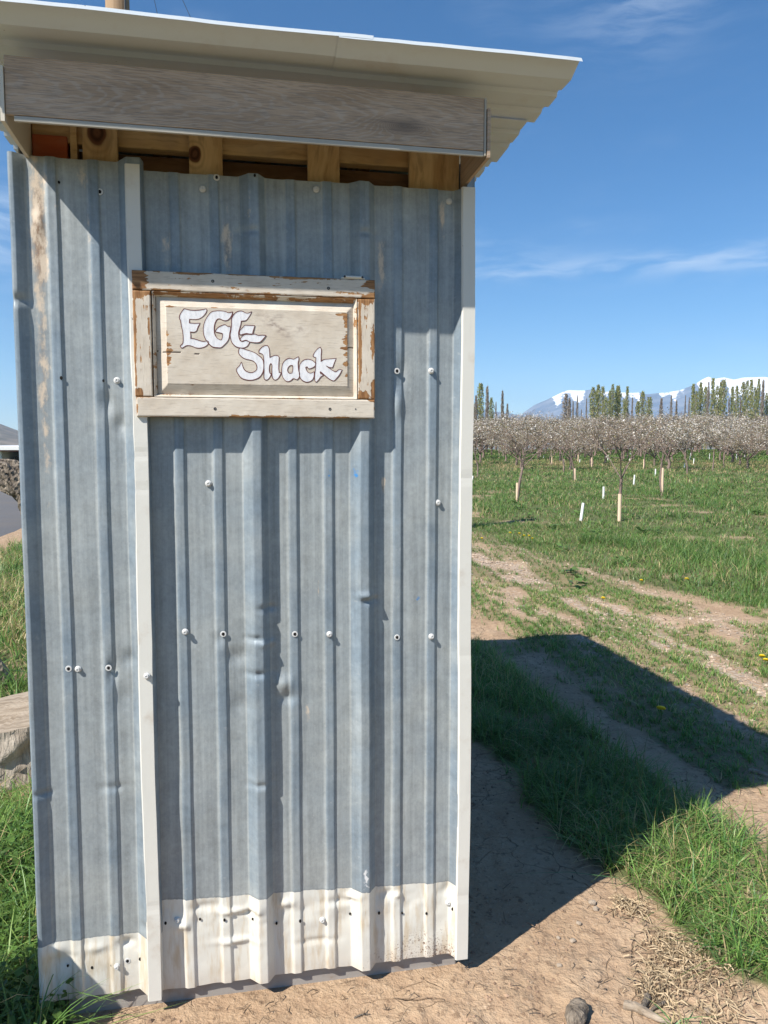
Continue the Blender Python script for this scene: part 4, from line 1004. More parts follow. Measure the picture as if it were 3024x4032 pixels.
for li, (nm, tr, loops) in enumerate(LET):
    rings = []
    for q, lp in enumerate(loops):
        P = smooth_loop([on_face(*tr(p), NFACE) for p in lp])
        if (area2(P) > 0) != (q == 0): P = P[::-1]
        rings.append(P)
    top = NFACE + 0.0004 + (0.0004 if nm == 'letter_stroke' else 0)
    V3 = []; allp = []
    for P in rings: allp.append([Vector((p[0], p[1], 0)) for p in P])
    tris = tessellate_polygon(allp)
    flat = np.concatenate(rings); nf_ = len(flat)
    V = [L(p[0], top, p[1]) for p in flat]; Fc = [tuple(t) for t in tris]
    edge = [0.0] * nf_
    off = 0
    for P in rings:                                   # side walls down into the panel, and the blushed rim just inside the outline
        n = len(P); nr = ring_normals(P); b0 = len(V)
        V += [L(p[0], NFACE - 0.0004, p[1]) for p in P]; edge += [1.0] * n
        Fc += [(off + i, off + (i + 1) % n, b0 + (i + 1) % n, b0 + i) for i in range(n)]
        r0 = len(V); inn = P - nr * 0.0024
        V += [L(p[0], top + 0.0002, p[1]) for p in P]; edge += [1.0] * n
        V += [L(p[0], top + 0.00015, p[1]) for p in inn]; edge += [0.0] * n
        Fc += [(r0 + i, r0 + (i + 1) % n, r0 + n + (i + 1) % n, r0 + n + i) for i in range(n)]
        off += n
    V = np.array(V); uvl = np.stack([V[:, 0], V[:, 2]], 1)
    parent = sign if nm == 'letter' else last_letter
    o = obj(nm, mesh_data(nm, V, Fc, M['letter'], attrs={'edge': np.array(edge)}, uv=uvl), parent)
    if nm == 'letter': last_letter = o
    V = []; Fc = []
    for P in rings:
        nr = ring_normals(P); n = len(P); b0 = len(V)
        wv = 0.00075 + 0.0006 * (vnoise(np.arange(n) * 0.21, np.zeros(n), li + 5))
        for i in range(n):
            a_ = P[i] + nr[i] * wv[i]; c_ = P[i] - nr[i] * wv[i] * 0.8
            V += [L(a_[0], NFACE - 0.0002, a_[1]), L(a_[0], top + 0.0004, a_[1]), L(c_[0], top + 0.0004, c_[1])]
        for i in range(n):
            j = (i + 1) % n
            for s in (0, 1): Fc.append((b0 + 3*i + s, b0 + 3*j + s, b0 + 3*j + s + 1, b0 + 3*i + s + 1))
    obj('outline', mesh_data('outline', V, Fc, M['outline']), o if nm == 'letter' else last_letter)

# ------------------------------------------------------------------ trees
K1 = 1 / 0.5486
def unit(v): return v / (np.linalg.norm(v) + 1e-9)
def leaf_cloud(P, size, rng, aspect=1.0, up=0.0, col=None, axis=None):
    """one bent quad per point"""
    P = np.asarray(P); n = len(P); size = np.broadcast_to(size, (n,)).reshape(-1, 1)
    a = rng.normal(size=(n, 3)); a[:, 2] += up; a /= np.linalg.norm(a, axis=1)[:, None]
    b = np.cross(a, rng.normal(size=(n, 3))); b /= np.linalg.norm(b, axis=1)[:, None] + 1e-9
    V = np.stack([P - a * size * aspect * .5, P - b * size * .38 , P + a * size * aspect * .5, P + b * size * .38], 1).reshape(-1, 3)
    Fc = np.arange(4 * n).reshape(-1, 4)
    return V, Fc, np.repeat(col, 4, 0)
def grow(rng, p, d, ln, rad, depth, out, tips, spread, upb, nch):
    pts = [p]; q = p.copy(); dd = d.copy(); k = 4
    for i in range(k):
        dd = unit(dd + rng.normal(size=3) * 0.14 + np.array([0, 0, upb])); q = q + dd * ln / k; pts.append(q.copy())
    out.append((pts, np.linspace(rad, rad * 0.55, k + 1), depth))
    tips.append((pts, depth))
    if depth <= 0: return
    for c in range(nch[-depth] if depth <= len(nch) else nch[0]):
        t = rng.uniform(0.35, 1.0); i = min(int(t * k), k - 1); bp = pts[i] + (pts[i+1] - pts[i]) * (t * k - i)
        az = rng.uniform(0, 2 * math.pi); side = np.array([math.cos(az), math.sin(az), rng.uniform(-0.1, 0.5)])
        grow(rng, bp, unit(dd * (1 - spread) + side * spread), ln * rng.uniform(0.5, 0.75), rad * 0.5, depth - 1, out, tips, spread, upb, nch)
def cherry(seed, young, h, trunk_h, spreadr, nblos, lean=(0, 0), fr=0.42):
    rng = np.random.default_rng(seed); segs = []; tips = []
    base = np.array([0, 0, -0.08]); top = np.array([lean[0], lean[1], trunk_h])
    mid = (base + top) / 2 + rng.normal(size=3) * [0.04, 0.04, 0] * (1 if young else 2)
    tr = 0.034 if young else 0.095
    segs.append(([base, base * .5 + mid * .5, mid, mid * .4 + top * .6, top], np.linspace(tr * 1.25, tr * 0.85, 5), 9))
    nb = rng.integers(3, 5) if young else rng.integers(5, 7); a0 = rng.uniform(0, 6)
    for i in range(nb):
        az = a0 + 2 * math.pi * i / nb + rng.normal() * .25; e = rng.uniform(0.9, 1.35) if young else rng.uniform(0.55, 1.15)
        d = np.array([math.cos(az) * math.cos(e), math.sin(az) * math.cos(e), math.sin(e)])
        grow(rng, top.copy(), d, (h - trunk_h) * rng.uniform(0.62, 0.85), tr * (0.40 if young else .6), 2 if young else 3, segs, tips, 0.55 if young else 0.6, 0.03, [3, 3] if young else [4, 4, 5])
    wood = MB()
    for pts, rd, dep in segs:
        if dep >= (1 if young else 2): wood.tube(pts, rd, 6 if dep > 3 else 4, cap=False)
    # thin twigs go with the crown, together with the blossom
    cv = []; cf = []; cc = []; n0 = 0
    for pts, rd, dep in segs:
        if dep < (1 if young else 2):
            P = np.array(pts); w = 0.0035 if young else 0.012
            s = unit(np.cross(P[-1] - P[0], rng.normal(size=3))) * w
            for i in range(len(P) - 1):
                cv.append(np.array([P[i] - s, P[i] + s, P[i+1] + s * .7, P[i+1] - s * .7])); cf.append(np.arange(4)[None] + n0); n0 += 4
                cc.append(np.repeat([[0.25, 0.185, 0.14]], 4, 0) * rng.uniform(.7, 1.4))
    pool = [np.array(p) for p, dep in tips if dep < (3 if not young else 2)]
    pts = []
    while len(pts) < nblos:
        P = pool[rng.integers(len(pool))]; t = rng.uniform(0, 4); i = min(int(t), 3)
        q = P[i] * (1 - t + i) + P[i + 1] * (t - i)
        if young and q[2] < trunk_h + 0.25: continue
        pts.append(q + rng.normal(size=3) * (0.05 if young else 0.16))
    pts = np.array(pts); n = len(pts)
    kind = rng.random(n); colr = np.where(kind[:, None] < fr, [0.75, 0.69, 0.61], np.where(kind[:, None] < 0.80, [0.33, 0.26, 0.18], [0.27, 0.24, 0.11])) * rng.uniform(0.7, 1.15, (n, 1))
    V, Fc, C = leaf_cloud(pts, rng.uniform(0.7, 1.5, n) * (0.045 if young else 0.10), rng, 1.0, 0, colr)
    cv.append(V); cf.append(Fc + n0); cc.append(C)
    top_ = max(float(np.concatenate(cv)[:, 2].max()), 0.1); q_ = h / float(np.quantile(np.concatenate(cv)[:, 2], .985))
    for i in range(len(wood.V)): wood.V[i] = wood.V[i] * [1, 1, q_]
    cv = [c_ * [1, 1, q_] for c_ in cv]
    wd = wood.data('trunk', M['bark_twig'], smooth=True)
    cr = mesh_data('crown', np.concatenate(cv), np.concatenate(cf), M['leaf'], attrs={'col': np.concatenate(cc)})
    return wd, cr
YV = [cherry(10 + i, True, 2.2, th, 0.8, 80, ln) for i, (th, ln) in enumerate([(0.95, (0.16, 0.02)), (0.88, (0.02, 0)), (0.98, (-0.02, 0.03)), (1.0, (0.12, .05)), (0.85, (-.1, 0))])]
OV = [cherry(40 + i, False, 4.0, 1.05, 2.2, nb_, fr=f_) for i, (nb_, f_) in enumerate([(2600, .42), (2200, .30), (2900, .56), (1900, .36), (2600, .46), (1700, .22)])]
gd = MB(); gd.lathe([(0.037, 0.0), (0.035, 0.25), (0.037, 0.55), (0.031, 0.55)], 12); guard_me = gd.data('trunk_guard', M['guard'], smooth=False)
def r4(x, y): return (1800 + x / 1.355, 1400 + y / 1.355)
def place_tree(px, v, label, guard=0.0, rz=0.0, sc=1.0, group=None):
    x, y, z = ground_at(*px)
    t = empty('cherry_tree', (x, y, z), label, 'tree', group, rz)
    obj('trunk', v[0], t); obj('crown', v[1], t); t.scale = (sc, sc, sc)
    if guard > 0:
        g_ = obj('trunk_guard', guard_me, t); g_.scale = (1, 1, guard / 0.55 / sc)
    return t
YT = [((865, 885), 1, 0.55, 0.0, 'nearest young cherry tree with a tan trunk guard and vase of bare lower branches'),
      ((320, 780), 0, 0.50, 0.3, 'young cherry tree with a tan guard and trunk kinked to the right, second nearest'),
      ((1093, 745), 2, 0.80, 1.0, 'young cherry tree with split pale guard and wide Y fork, right of the nearest tree'),
      ((108, 645), 3, 0.0, 2.0, 'young cherry tree without guard, leaning trunk, closest to the edge of the shack'),
      ((568, 628), 4, 0.70, 0.6, 'young cherry tree with white guard and low upcurved arms under the snowy shoulder'),
      ((628, 670), 0, 0.50, 3.0, 'thin young cherry tree with short pale guard just left of the nearest tree'),
      ((505, 585), 3, 0.75, 4.0, 'young cherry tree with crooked upper trunk over a tan guard, far row'),
      ((718, 600), 1, 0.60, 5.0, 'slim young cherry tree with narrow white guard behind the nearest tree'),
      ((995, 608), 4, 0.55, 1.5, 'young cherry tree with slanted branches over a pale guard, between two nearer trees'),
      ((1228, 630), 0, 0.0, 2.4, 'young cherry tree with bare dark trunk right of the Y forked tree'),
      ((1362, 615), 2, 0.0, 3.3, 'young cherry tree with several bare trunks rising together, right side'),
      ((1425, 600), 1, 0.0, 0.9, 'straight dark trunked young cherry tree, farthest right of the near ones'),
      ((645, 566), 2, 0.60, 4.4, 'small young cherry tree with wide tan guard in front of the blossoming rows')]
for px, vi, gh, rz, lab in YT:
    place_tree(r4(*px), YV[vi], lab, gh, rz, 1.0)
# the mature blossoming rows
rng = np.random.default_rng(77); cnt = 0; nrow = {}
ORDW = ['first','second','third','fourth','fifth','sixth','seventh','eighth','ninth','tenth','eleventh','twelfth','thirteenth']
for row in range(18):
    yy = 43 + row * 4.9
    for c_ in range(60):
        xx = -2 + c_ * 4.3 + (row % 2) * 2.1 + rng.normal() * 0.35
        if not (0.06 * yy < xx < 0.66 * yy + 3): continue
        y_ = yy + rng.normal() * 0.5
        v = OV[rng.integers(6)]
        if rng.random() < 0.07: continue
        nrow[row] = nrow.get(row, 0) + 1
        lab_ = 'mature cherry tree in pale blossom standing in the dense orchard rows' if row > 2 else 'mature blossoming cherry tree, %s from the shack in the %s orchard row' % (ORDW[nrow[row] - 1], ('nearest', 'second', 'third')[row])
        t = empty('cherry_tree', (xx, y_, float(terrain(xx, y_))), lab_, 'tree', 'mature cherry trees in the orchard rows', rng.uniform(0, 6.28))
        s = (1.42 + 0.027 * yy) / 4.0 * rng.uniform(0.78, 1.18); t.scale = (s * 1.12, s * 1.12, s)
        obj('trunk', v[0], t); obj('crown', v[1], t); cnt += 1
print('mature trees', cnt)

# sapling tubes standing in the grass
tb = MB(); tb.lathe([(0.030, -0.02), (0.028, 0.30), (0.024, 0.30)], 12)
tube_me = tb.data('sapling_tube', M['guard_white'])
TB = [((660, 880), 0.36, 'white sapling tube nearest the shack, grass round its foot'), ((781, 765), 0.34, 'white sapling tube left of the nearest young tree, leaning right'),
      ((942, 690), 0.36, 'short white sapling tube between the nearest tree and the Y forked tree'), ((1058, 640), 0.30, 'white sapling tube just left of the Y forked tree'),
      ((1211, 607), 0.34, 'white sapling tube beside the bare dark trunk on the right'), ((1261, 580), 0.38, 'white sapling tube right of the bare dark trunk, farther off'),
      ((1345, 556), 0.5, 'pale sapling tube beside the many trunked tree'), ((1240, 558), 0.6, 'tall pale sapling tube in the far row right of the Y forked tree'),
      ((1490, 557), 0.55, 'tall tan sapling tube standing far right in dry grass'), ((1532, 550), 0.4, 'small pale tube farthest right before the orchard'),
      ((803, 562), 0.42, 'small white tube in the far row behind the leaning tube'), ((653, 572), 0.25, 'low white tube beside the small tree with the wide guard'),
      ((460, 553), 0.3, 'small white tube before the rows, left of the crooked tree'), ((82, 668), 0.2, 'short white tube at the very edge of the shack')]
for (px, hh, lab) in TB:
    x, y, z = ground_at(*r4(*px))
    o = obj('sapling_tube', tube_me, None, (x, y, z), (random.Random(px[0]).uniform(-.08, .08), random.Random(px[1]).uniform(0, .14), 0))
    o.scale = (1, 1, hh / 0.30); tag(o, lab, 'sapling tube', 'sapling tubes in the grass')

# poplars beyond the orchard
def poplar(seed, green, h=17.0, w=1.25, n=2300):
    rng = np.random.default_rng(seed); wood = MB()
    wood.tube([(0, 0, 0), (0.1, 0, h * .35), (0, 0.1, h * .6), (0, 0, h * .85)], [0.30, 0.22, 0.12, 0.03], 6, cap=False)
    nb = 46 if not green else 20
    for i in range(nb):
        z = rng.uniform(0.08, 0.85) * h; az = rng.uniform(0, 6.28); r = w * rng.uniform(.4, .9) * (1 - (z / h) ** 3) ; ln = rng.uniform(.12, .25) * h
        p0 = np.array([0, 0, z]); p2 = p0 + [r * math.cos(az), r * math.sin(az), ln]; p1 = p0 * .5 + p2 * .5 + [r * .3 * math.cos(az), r * .3 * math.sin(az), -ln * .08]
        wood.tube([p0, p1, p2], [0.07, 0.05, 0.02], 3, cap=False)
    wd = wood.data('trunk', M['bark_poplar'], smooth=True)
    m = n if green else int(n * 0.5)
    z = rng.uniform(0.03, 1.0, m) * h
    env = w * np.interp(z / h, [0, .08, .25, .6, .85, 1.0], [.6, .9, 1.0, 1.0, .92, .42]) * (0.75 + 0.5 * vnoise(z * .55, z * 0 + seed, seed))
    az = rng.uniform(0, 6.28, m); az = az + 1.1 * vnoise(z * .35, az * .8, seed + 2)
    r = env * rng.random(m) ** 0.6
    P = np.stack([r * np.cos(az), r * np.sin(az), z], 1)
    keep = vnoise(az * 1.6, z * .6, seed + 4) > 0.22; P = P[keep]; m = len(P)
    if green: base = np.where(rng.random((m, 1)) < 0.8, [0.36, 0.37, 0.13], [0.42, 0.36, 0.20])
    else: base = np.where(rng.random((m, 1)) < 0.9, [0.40, 0.325, 0.27], [0.28, 0.26, 0.13])
    base = base * rng.uniform(0.6, 1.3, (m, 1))
    V, Fc, C = leaf_cloud(P, rng.uniform(0.7, 1.4, m) * (0.36 if green else 0.30), rng, 1.5 if green else 2.6, 1.3 if green else 2.4, base)
    return wd, mesh_data('crown', V, Fc, M['poplar_leaf'], attrs={'col': C})
PG = [poplar(200 + i, True, w=1.15 + 0.15 * (i % 3), n=1500) for i in range(5)]
PB = [poplar(300 + i, False, w=0.85 + .2 * i) for i in range(3)]
E1 = [(40,390,45,1),(68,300,40,0),(115,165,60,1),(190,200,45,0),(235,320,45,1),(285,370,18,0),(357,250,38,0),(410,390,30,0),(1050,280,60,0),(1085,330,50,0),(1125,360,20,0),(1172,300,20,0),(1215,450,16,0),(1272,330,16,0),(1345,205,60,1),(1400,180,55,1),(1450,200,45,1),(1485,320,42,1),(1525,245,36,1),(1558,175,46,1),(1615,195,60,1)]
E2 = [(30,190,52,1),(100,330,44,1),(130,200,40,1),(185,320,24,0),(245,360,48,1),(298,250,50,1),(370,315,58,1),(500,330,40,0),(608,300,22,0),(665,350,30,0),(762,300,16,0),(803,320,18,0),(848,170,46,1),(880,250,42,1),(930,155,50,1),(985,200,50,1),(1015,155,30,0),(1063,110,50,1),(1110,190,50,1),(1150,150,40,1),(1182,125,55,1),(1235,330,24,0),(1275,200,42,1),(1322,190,46,1),(1362,330,24,0),(1395,150,48,1),(1437,135,34,1),(1480,125,46,1),(1520,205,48,1),(1562,115,40,1),(1610,130,48,0),(1650,270,42,1)]
pts = [(1850 + a / 2.765, 1450 + b / 2.765, c / 2.765, g_) for a, b, c, g_ in E1] + [(2424 + a / 2.765, 1450 + b / 2.765, c / 2.765, g_) for a, b, c, g_ in E2]
rng = np.random.default_rng(5)
extra = [(3024 + 14 * i + rng.uniform(-4, 4), 1490 + rng.uniform(0, 50), 15, 1) for i in range(1, 8)]
ORD = ['first','second','third','fourth','fifth','sixth','seventh','eighth','ninth','tenth','eleventh','twelfth','thirteenth','fourteenth','fifteenth','sixteenth','seventeenth','eighteenth','nineteenth','twentieth',
       'twenty-first','twenty-second','twenty-third','twenty-fourth','twenty-fifth','twenty-sixth','twenty-seventh','twenty-eighth','twenty-ninth','thirtieth','thirty-first','thirty-second','thirty-third','thirty-fourth','thirty-fifth','thirty-sixth','thirty-seventh','thirty-eighth','thirty-ninth','fortieth',
       'forty-first','forty-second','forty-third','forty-fourth','forty-fifth','forty-sixth','forty-seventh','forty-eighth','forty-ninth','fiftieth','fifty-first','fifty-second','fifty-third','fifty-fourth','fifty-fifth']
for i, (px, py, pw, g_) in enumerate(sorted(pts, key=lambda p: p[0]) + extra):
    d = ray(px, py); dist = rng.uniform(165, 195); t = dist / d[1]; x, y, zt = d[0] * t, dist, EYE + d[2] * t
    z0 = float(terrain(x, y)); h = zt - z0
    v = PG[i % 5] if g_ else PB[i % 3]
    wid = pw / F_PX * dist / (2 * 1.25) * 1.36
    lab = ('leafy green columnar poplar, %s poplar from the left behind the orchard' if g_ else 'bare brownish slender poplar, %s poplar from the left behind the orchard') % (ORD[i] if i < len(pts) else 'beyond the last')
    if i >= len(pts): lab = 'leafy green columnar poplar in the row beyond the right edge of the view'
    t = empty('poplar_tree', (x, y, z0), lab, 'tree', 'poplars in a row behind the orchard', rng.uniform(0, 6.28))
    t.scale = (wid, wid, h / 17.0)
    obj('trunk', v[0], t); obj('crown', v[1], t)

# ------------------------------------------------------------------ the low shed across the road
hs_ = empty('shed', (-34.0, 60.0, float(terrain(-34, 60))), 'long low white shed with pale roof edge and dark open bay across the road', 'shed', rz=R(4))
m_ = MB(); m_.box((-14, 0, 0), (4.1, 6, 2.62)); m_.build('wall', M['house_wall'], hs_)
m_ = MB(); m_.box((10.5, 0, 0), (14, 6, 2.62)); m_.build('wall', M['house_wall'], hs_)
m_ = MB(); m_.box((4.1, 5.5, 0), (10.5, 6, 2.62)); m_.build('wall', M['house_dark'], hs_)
m_ = MB(); m_.box((4.6, 1.2, 0), (10.2, 5.2, 2.2)); m_.build('dark_bay_block', M['house_dark'], hs_)  # near-black block filling the open bay
m_ = MB(); m_.add([(-14.6, -0.6, 2.72), (14.6, -0.6, 2.72), (14.6, 6.6, 2.72), (-14.6, 6.6, 2.72), (-14.6, -0.6, 2.84), (14.6, -0.6, 3.02), (14.6, 6.6, 3.2), (-14.6, 6.6, 3.0)], [(0,3,2,1),(4,5,6,7),(0,1,5,4),(1,2,6,5),(2,3,7,6),(3,0,4,7)]); m_.build('roof', M['house_roof'], hs_)
m_ = MB(); m_.box((-14.55, -0.55, 2.625), (14.55, 6.5, 2.715)); m_.build('roof_trim', M['house_trim'], hs_)

# ------------------------------------------------------------------ stumps and dead wood on the left
def knobby(axis, rads, k=36, rough=0.25, seed=0, fine=1.0, cap=True, nseg=40):
    axis = np.asarray(axis, float); t = np.linspace(0, 1, len(axis)); T = np.linspace(0, 1, nseg)
    A = np.stack([np.interp(T, t, axis[:, i]) for i in range(3)], 1); Rr = np.interp(T, t, rads)
    tan = unit(A[-1] - A[0]); ref = np.array([0, 0, 1.]) if abs(tan[2]) < .9 else np.array([1., 0, 0]); a = unit(np.cross(tan, ref)); b = np.cross(tan, a)
    th = np.linspace(0, 2 * np.pi, k, endpoint=False)
    TT, HH = np.meshgrid(T, th, indexing='ij'); c, s = np.cos(HH), np.sin(HH)
    n1 = fbm(c * 1.6 + 3 + s, s * 1.6 + TT * 5 + 7, seed, 4) - .5; n2 = 1 - 2 * np.abs(fbm(c * 4 + 9, s * 4 + TT * 6 * fine, seed + 5, 3) - .5); n3 = fbm(c * 9 + 2, s * 9 + TT * 16 * fine, seed + 8, 3) - .5
    r = Rr[:, None] * (1 + rough * 1.3 * n1 + rough * 0.8 * (n2 - .7) + rough * .7 * n3)
    V = A[:, None, :] + r[..., None] * (c[..., None] * a + s[..., None] * b)
    V = V.reshape(-1, 3); i, j = np.meshgrid(np.arange(nseg - 1), np.arange(k), indexing='ij'); j2 = (j + 1) % k
    Fc = [tuple(q) for q in np.stack([i*k+j, i*k+j2, (i+1)*k+j2, (i+1)*k+j], -1).reshape(-1, 4)]
    if cap: Fc += [tuple(range(k))[::-1], tuple((nseg-1)*k + q for q in range(k))]
    return V, Fc
def stump(loc, r, h, label, seed, tilt=(0.0, 0.0)):
    s = empty('tree_stump', loc, label, 'stump')
    V, Fc = knobby([(0, 0, -0.06), (0, 0, .05), (0, 0, h)], [r * 1.22, r * 1.10, r], 64, 0.16, seed, .6, False, 30)
    V[:, 2] += (V[:, 0] * tilt[0] + V[:, 1] * tilt[1]) * np.clip(V[:, 2] / h, 0, 1)
    obj('bark', mesh_data('bark', V, Fc, M['stump_side'], smooth=True), s)
    rim = V[-64:]; cen = rim.mean(0); VV = [tuple(cen)]; F2 = []
    for q in (0.33, 0.66, 1.0):
        VV += [tuple(cen + (p - cen) * q + np.array([0, 0, 0.004 * math.sin(9 * i) * (q < 1)])) for i, p in enumerate(rim)]
    F2 += [(0, 1 + i, 1 + (i + 1) % 64) for i in range(64)]
    for q in range(2): F2 += [(1 + q*64 + i, 1 + (q+1)*64 + i, 1 + (q+1)*64 + (i+1) % 64, 1 + q*64 + (i+1) % 64) for i in range(64)]
    obj('cut_top', mesh_data('cut_top', VV, F2, M['cut'], smooth=True), s)
    return s
stump((-1.72, 3.56, 0), 0.31, 0.27, 'wide sawn tree stump with pale cut top and rough bark left of the shack', 3, (0.12, 0.02))
lx_, ly_ = xy(-1.545, 0.215)
stump((float(lx_), float(ly_), 0), 0.145, 0.54, 'tall narrow sawn stump just out of view at the left corner of the shack', 9, (0.1, 0.0))
V, Fc = knobby([(-2.76, 6.3, -0.05), (-2.70, 6.25, .45), (-2.71, 6.2, .85), (-2.83, 6.15, 1.17), (-3.03, 6.1, 1.365), (-3.45, 6.0, 1.41)], [.20, .11, .11, .125, .105, .08], 48, 0.55, 21, 2.0, True, 80)
tag(obj('dead_trunk', mesh_data('dead_trunk', V, Fc, M['bark_grey'], smooth=False)), 'gnarled grey dead tree trunk leaning left behind the shack by the road', 'dead tree')
V, Fc = knobby([(-2.40, 4.76, -0.03), (-2.43, 4.75, .10), (-2.47, 4.75, .20)], [.06, .055, .035], 20, 0.3, 25, 1, True, 14)
tag(obj('wood_chunk', mesh_data('wood_chunk', V, Fc, M['cut'], smooth=False)), 'small pale weathered wood chunk standing in grass behind the stump', 'wood')

# ------------------------------------------------------------------ loose things on the bare earth
def G1(x, y): return ground_at(x * K1, y * K1)
def lump(name, label, cat, dpx, size, mat, seed, zr=0.0, rough=.35, group=None):
    x, y, z = G1(*dpx); z = float(gz(x, y))
    sx, sy, sz = size
    V, Fc = knobby([(-.5, 0, 0), (-.42, 0, 0), (-.15, .05, 0), (.2, -.04, 0), (.42, 0, 0), (.5, 0, 0)], [.12, .36, .5, .48, .34, .10], 20, rough, seed, 1, True, 16)
    V = np.array(V) * [sx, sy, sz]; V[:, 2] += sz * 0.34
    return tag(obj(name, mesh_data(name, V, Fc, mat, smooth=False), None, (x, y, z), (0, 0, zr)), label, cat, group)
lump('wood_chunk', 'knotty brown chunk of wood lying on bare earth at the bottom edge', 'wood', (1246, 2205), (0.085, 0.055, 0.055), M['bark_grey'], 5, 1.1)
rk = make_bark('field_stone', (0.30, 0.24, 0.18), (0.44, 0.36, 0.28), 30, 1, .4, .004)
for i, (p, s, lab) in enumerate([((1279, 1957), .026, 'pale stone lying close to the edge of the shack shadow'), ((1287, 1967), .022, 'darker stone touching the pale stone near the shadow'), ((1250, 2001), .018, 'small light stone on bare earth below the two stones'),
                                 ((1237, 2035), .020, 'flat brown stone in the trodden earth'), ((1206, 2032), .014, 'tiny dark stone left of the flat brown stone'), ((1208, 2093), .017, 'small orange tinted stone in the trodden earth'), ((1528, 2185), .022, 'grey stone beside the sparse grass at lower right')]):
    lump('stone', lab, 'stone', p, (s, s * .8, s * .6), rk, 30 + i, i * 1.3, .3, 'loose stones on the bare earth')
def stick(label, p0, p1, r0, r1, mat, seed, lift=0.4):
    a = np.array(G1(*p0)); b = np.array(G1(*p1)); a[2] = gz(a[0], a[1]); b[2] = gz(b[0], b[1]); c = (a + b) / 2
    V, Fc = knobby([a - c, (a - c) * .5 + [0.004, .004, .003], (b - c) * .5 + [-.004, .003, .002], b - c], [r0, r0 * .95, r1, r1 * .7], 12, .3, seed, 2, True, 16)
    V = np.array(V) + [0, 0, r0 * lift]
    tag(obj('stick', mesh_data('stick', V, Fc, mat, smooth=False), None, tuple(c)), label, 'stick', 'sticks lying on the ground')
stick('split tan stick lying at the bottom edge beside the dead grass', (1348, 2180), (1450, 2218), .013, .008, M['cut'], 3)
stick('short grey brown stick leaning by the dead grass', (1398, 2160), (1389, 2198), .010, .007, M['bark_grey'], 4, 1.0)
stick('thin brown stick right of the short grey stick', (1440, 2163), (1404, 2196), .006, .004, M['bark_grey'], 5, 1.0)
stick('pale broken stick at the right edge beyond the grass clump', (1616, 1936), (1668, 1957), .012, .010, M['cut'], 6)
stick('pale stick at the right edge above the grass clump', (1618, 1668), (1672, 1684), .011, .008, M['cut'], 7)
stick('thin dark twig on the earth before the shack', (765, 2205), (800, 2196), .0025, .002, M['bark_grey'], 8)

# dandelions
fl = MB(); fl.lathe([(0.004, 0), (0.019, 0.004), (0.022, 0.009), (0.016, 0.014), (0.006, 0.016)], 12); fl_me = fl.data('flower_head', M['yellow'])
st_ = MB(); st_.tube([(0, 0, -0.01), (0.003, 0, 0.03), (0, 0, 0.062)], .0022, 5); st_me = st_.data('stem', M['stem'])
DL = [((1132, 1167), 'in the row of yellow flowers, far left one'), ((1143, 1168), 'second in the row of yellow flowers'), ((1150, 1171), 'largest in the row of yellow flowers'), ((1102, 1160), 'left of the row of flowers by the shack'), ((1041, 1172), 'on bare earth closest to the shack edge'),
      ((1303, 1301), 'alone in the middle of the track'), ((1654, 1435), 'at the right edge of the view beside gravel'), ((1427, 1558), 'inside the shadow of the shack'), ((1122, 1161), 'behind the row of yellow flowers'), ((1483, 1266), 'at the edge of the long grass'), ((1385, 1265), 'in front of the long grass'), ((1646, 1430), 'second at the right edge beside gravel')]
for p, lab in DL:
    x, y, z = G1(*p); z = float(gz(x, y)); s = 1.0 + random.Random(p[0]).uniform(-.15, .3)
    t = empty('dandelion', (x, y, z), 'yellow dandelion ' + lab, 'flower', 'yellow dandelions in the grass'); t.scale = (s, s, s)
    o = obj('flower_head', fl_me, t, (0, 0, 0.06), (-0.5, 0.3, 0)); obj('stem', st_me, t)

# ------------------------------------------------------------------ grass, straw, gravel
rngG = np.random.default_rng(11)
def blades(name, P, h, w, colr, bend=0.5, segs=2, mat='blade', flat=False, extra_up=None):
    n = len(P); az = rngG.uniform(0, 2 * np.pi, n); d = np.stack([np.cos(az), np.sin(az), 0 * az], 1); s = np.stack([-np.sin(az), np.cos(az), 0 * az], 1)
    twist = rngG.uniform(-.9, .9, n); s = s * np.cos(twist)[:, None] + d * np.sin(twist)[:, None]
    b = np.abs(rngG.normal(bend, bend * .45, n))[:, None]; h = h[:, None]; w = w[:, None]
    up = np.array([0, 0, 1.0]); T = np.linspace(0, 1, segs + 1); V = []
    for i, t in enumerate(T):
        c = P + up * h * (t * (1 - 0.30 * b * t)) + d * h * b * t ** 1.8 * 0.9
        ww = w * (1 - t ** 1.6) * (0.75 + .5 * t if t < .5 else 1)
        if i < segs: V += [c - s * ww * .5, c + s * ww * .5]
        else: V += [c]
    V = np.stack(V, 1); nv = 2 * segs + 1; V = V.reshape(-1, 3); o = (np.arange(n) * nv)[:, None]
    fq = [o + np.array([2*i, 2*i+1, 2*i+3, 2*i+2]) for i in range(segs - 1)]; ft = o + np.array([2*segs-2, 2*segs-1, 2*segs])
    counts = np.concatenate([np.full(n * (segs - 1), 4), np.full(n, 3)]); loops = np.concatenate([q.ravel() for q in fq] + [ft.ravel()])
    me = bpy.data.meshes.new(name); me.vertices.add(len(V)); me.vertices.foreach_set('co', V.astype(np.float32).ravel())
    me.loops.add(len(loops)); me.loops.foreach_set('vertex_index', loops.astype(np.int32))
    me.polygons.add(len(counts)); me.polygons.foreach_set('loop_start', np.concatenate([[0], np.cumsum(counts)[:-1]]).astype(np.int32)); me.update(calc_edges=True)
    me.polygons.foreach_set('use_smooth', np.ones(len(counts), bool))
    a = me.attributes.new('col', 'FLOAT_COLOR', 'POINT'); C = np.repeat(np.concatenate([colr, np.ones((n, 1))], 1), nv, 0).reshape(n, nv, 4)
    C = C.copy(); C[:, -1, :3] *= [1.15, 1.10, 1.0]
    a.data.foreach_set('color', C.astype(np.float32).ravel()); me.materials.append(M[mat])
    return obj(name, me)
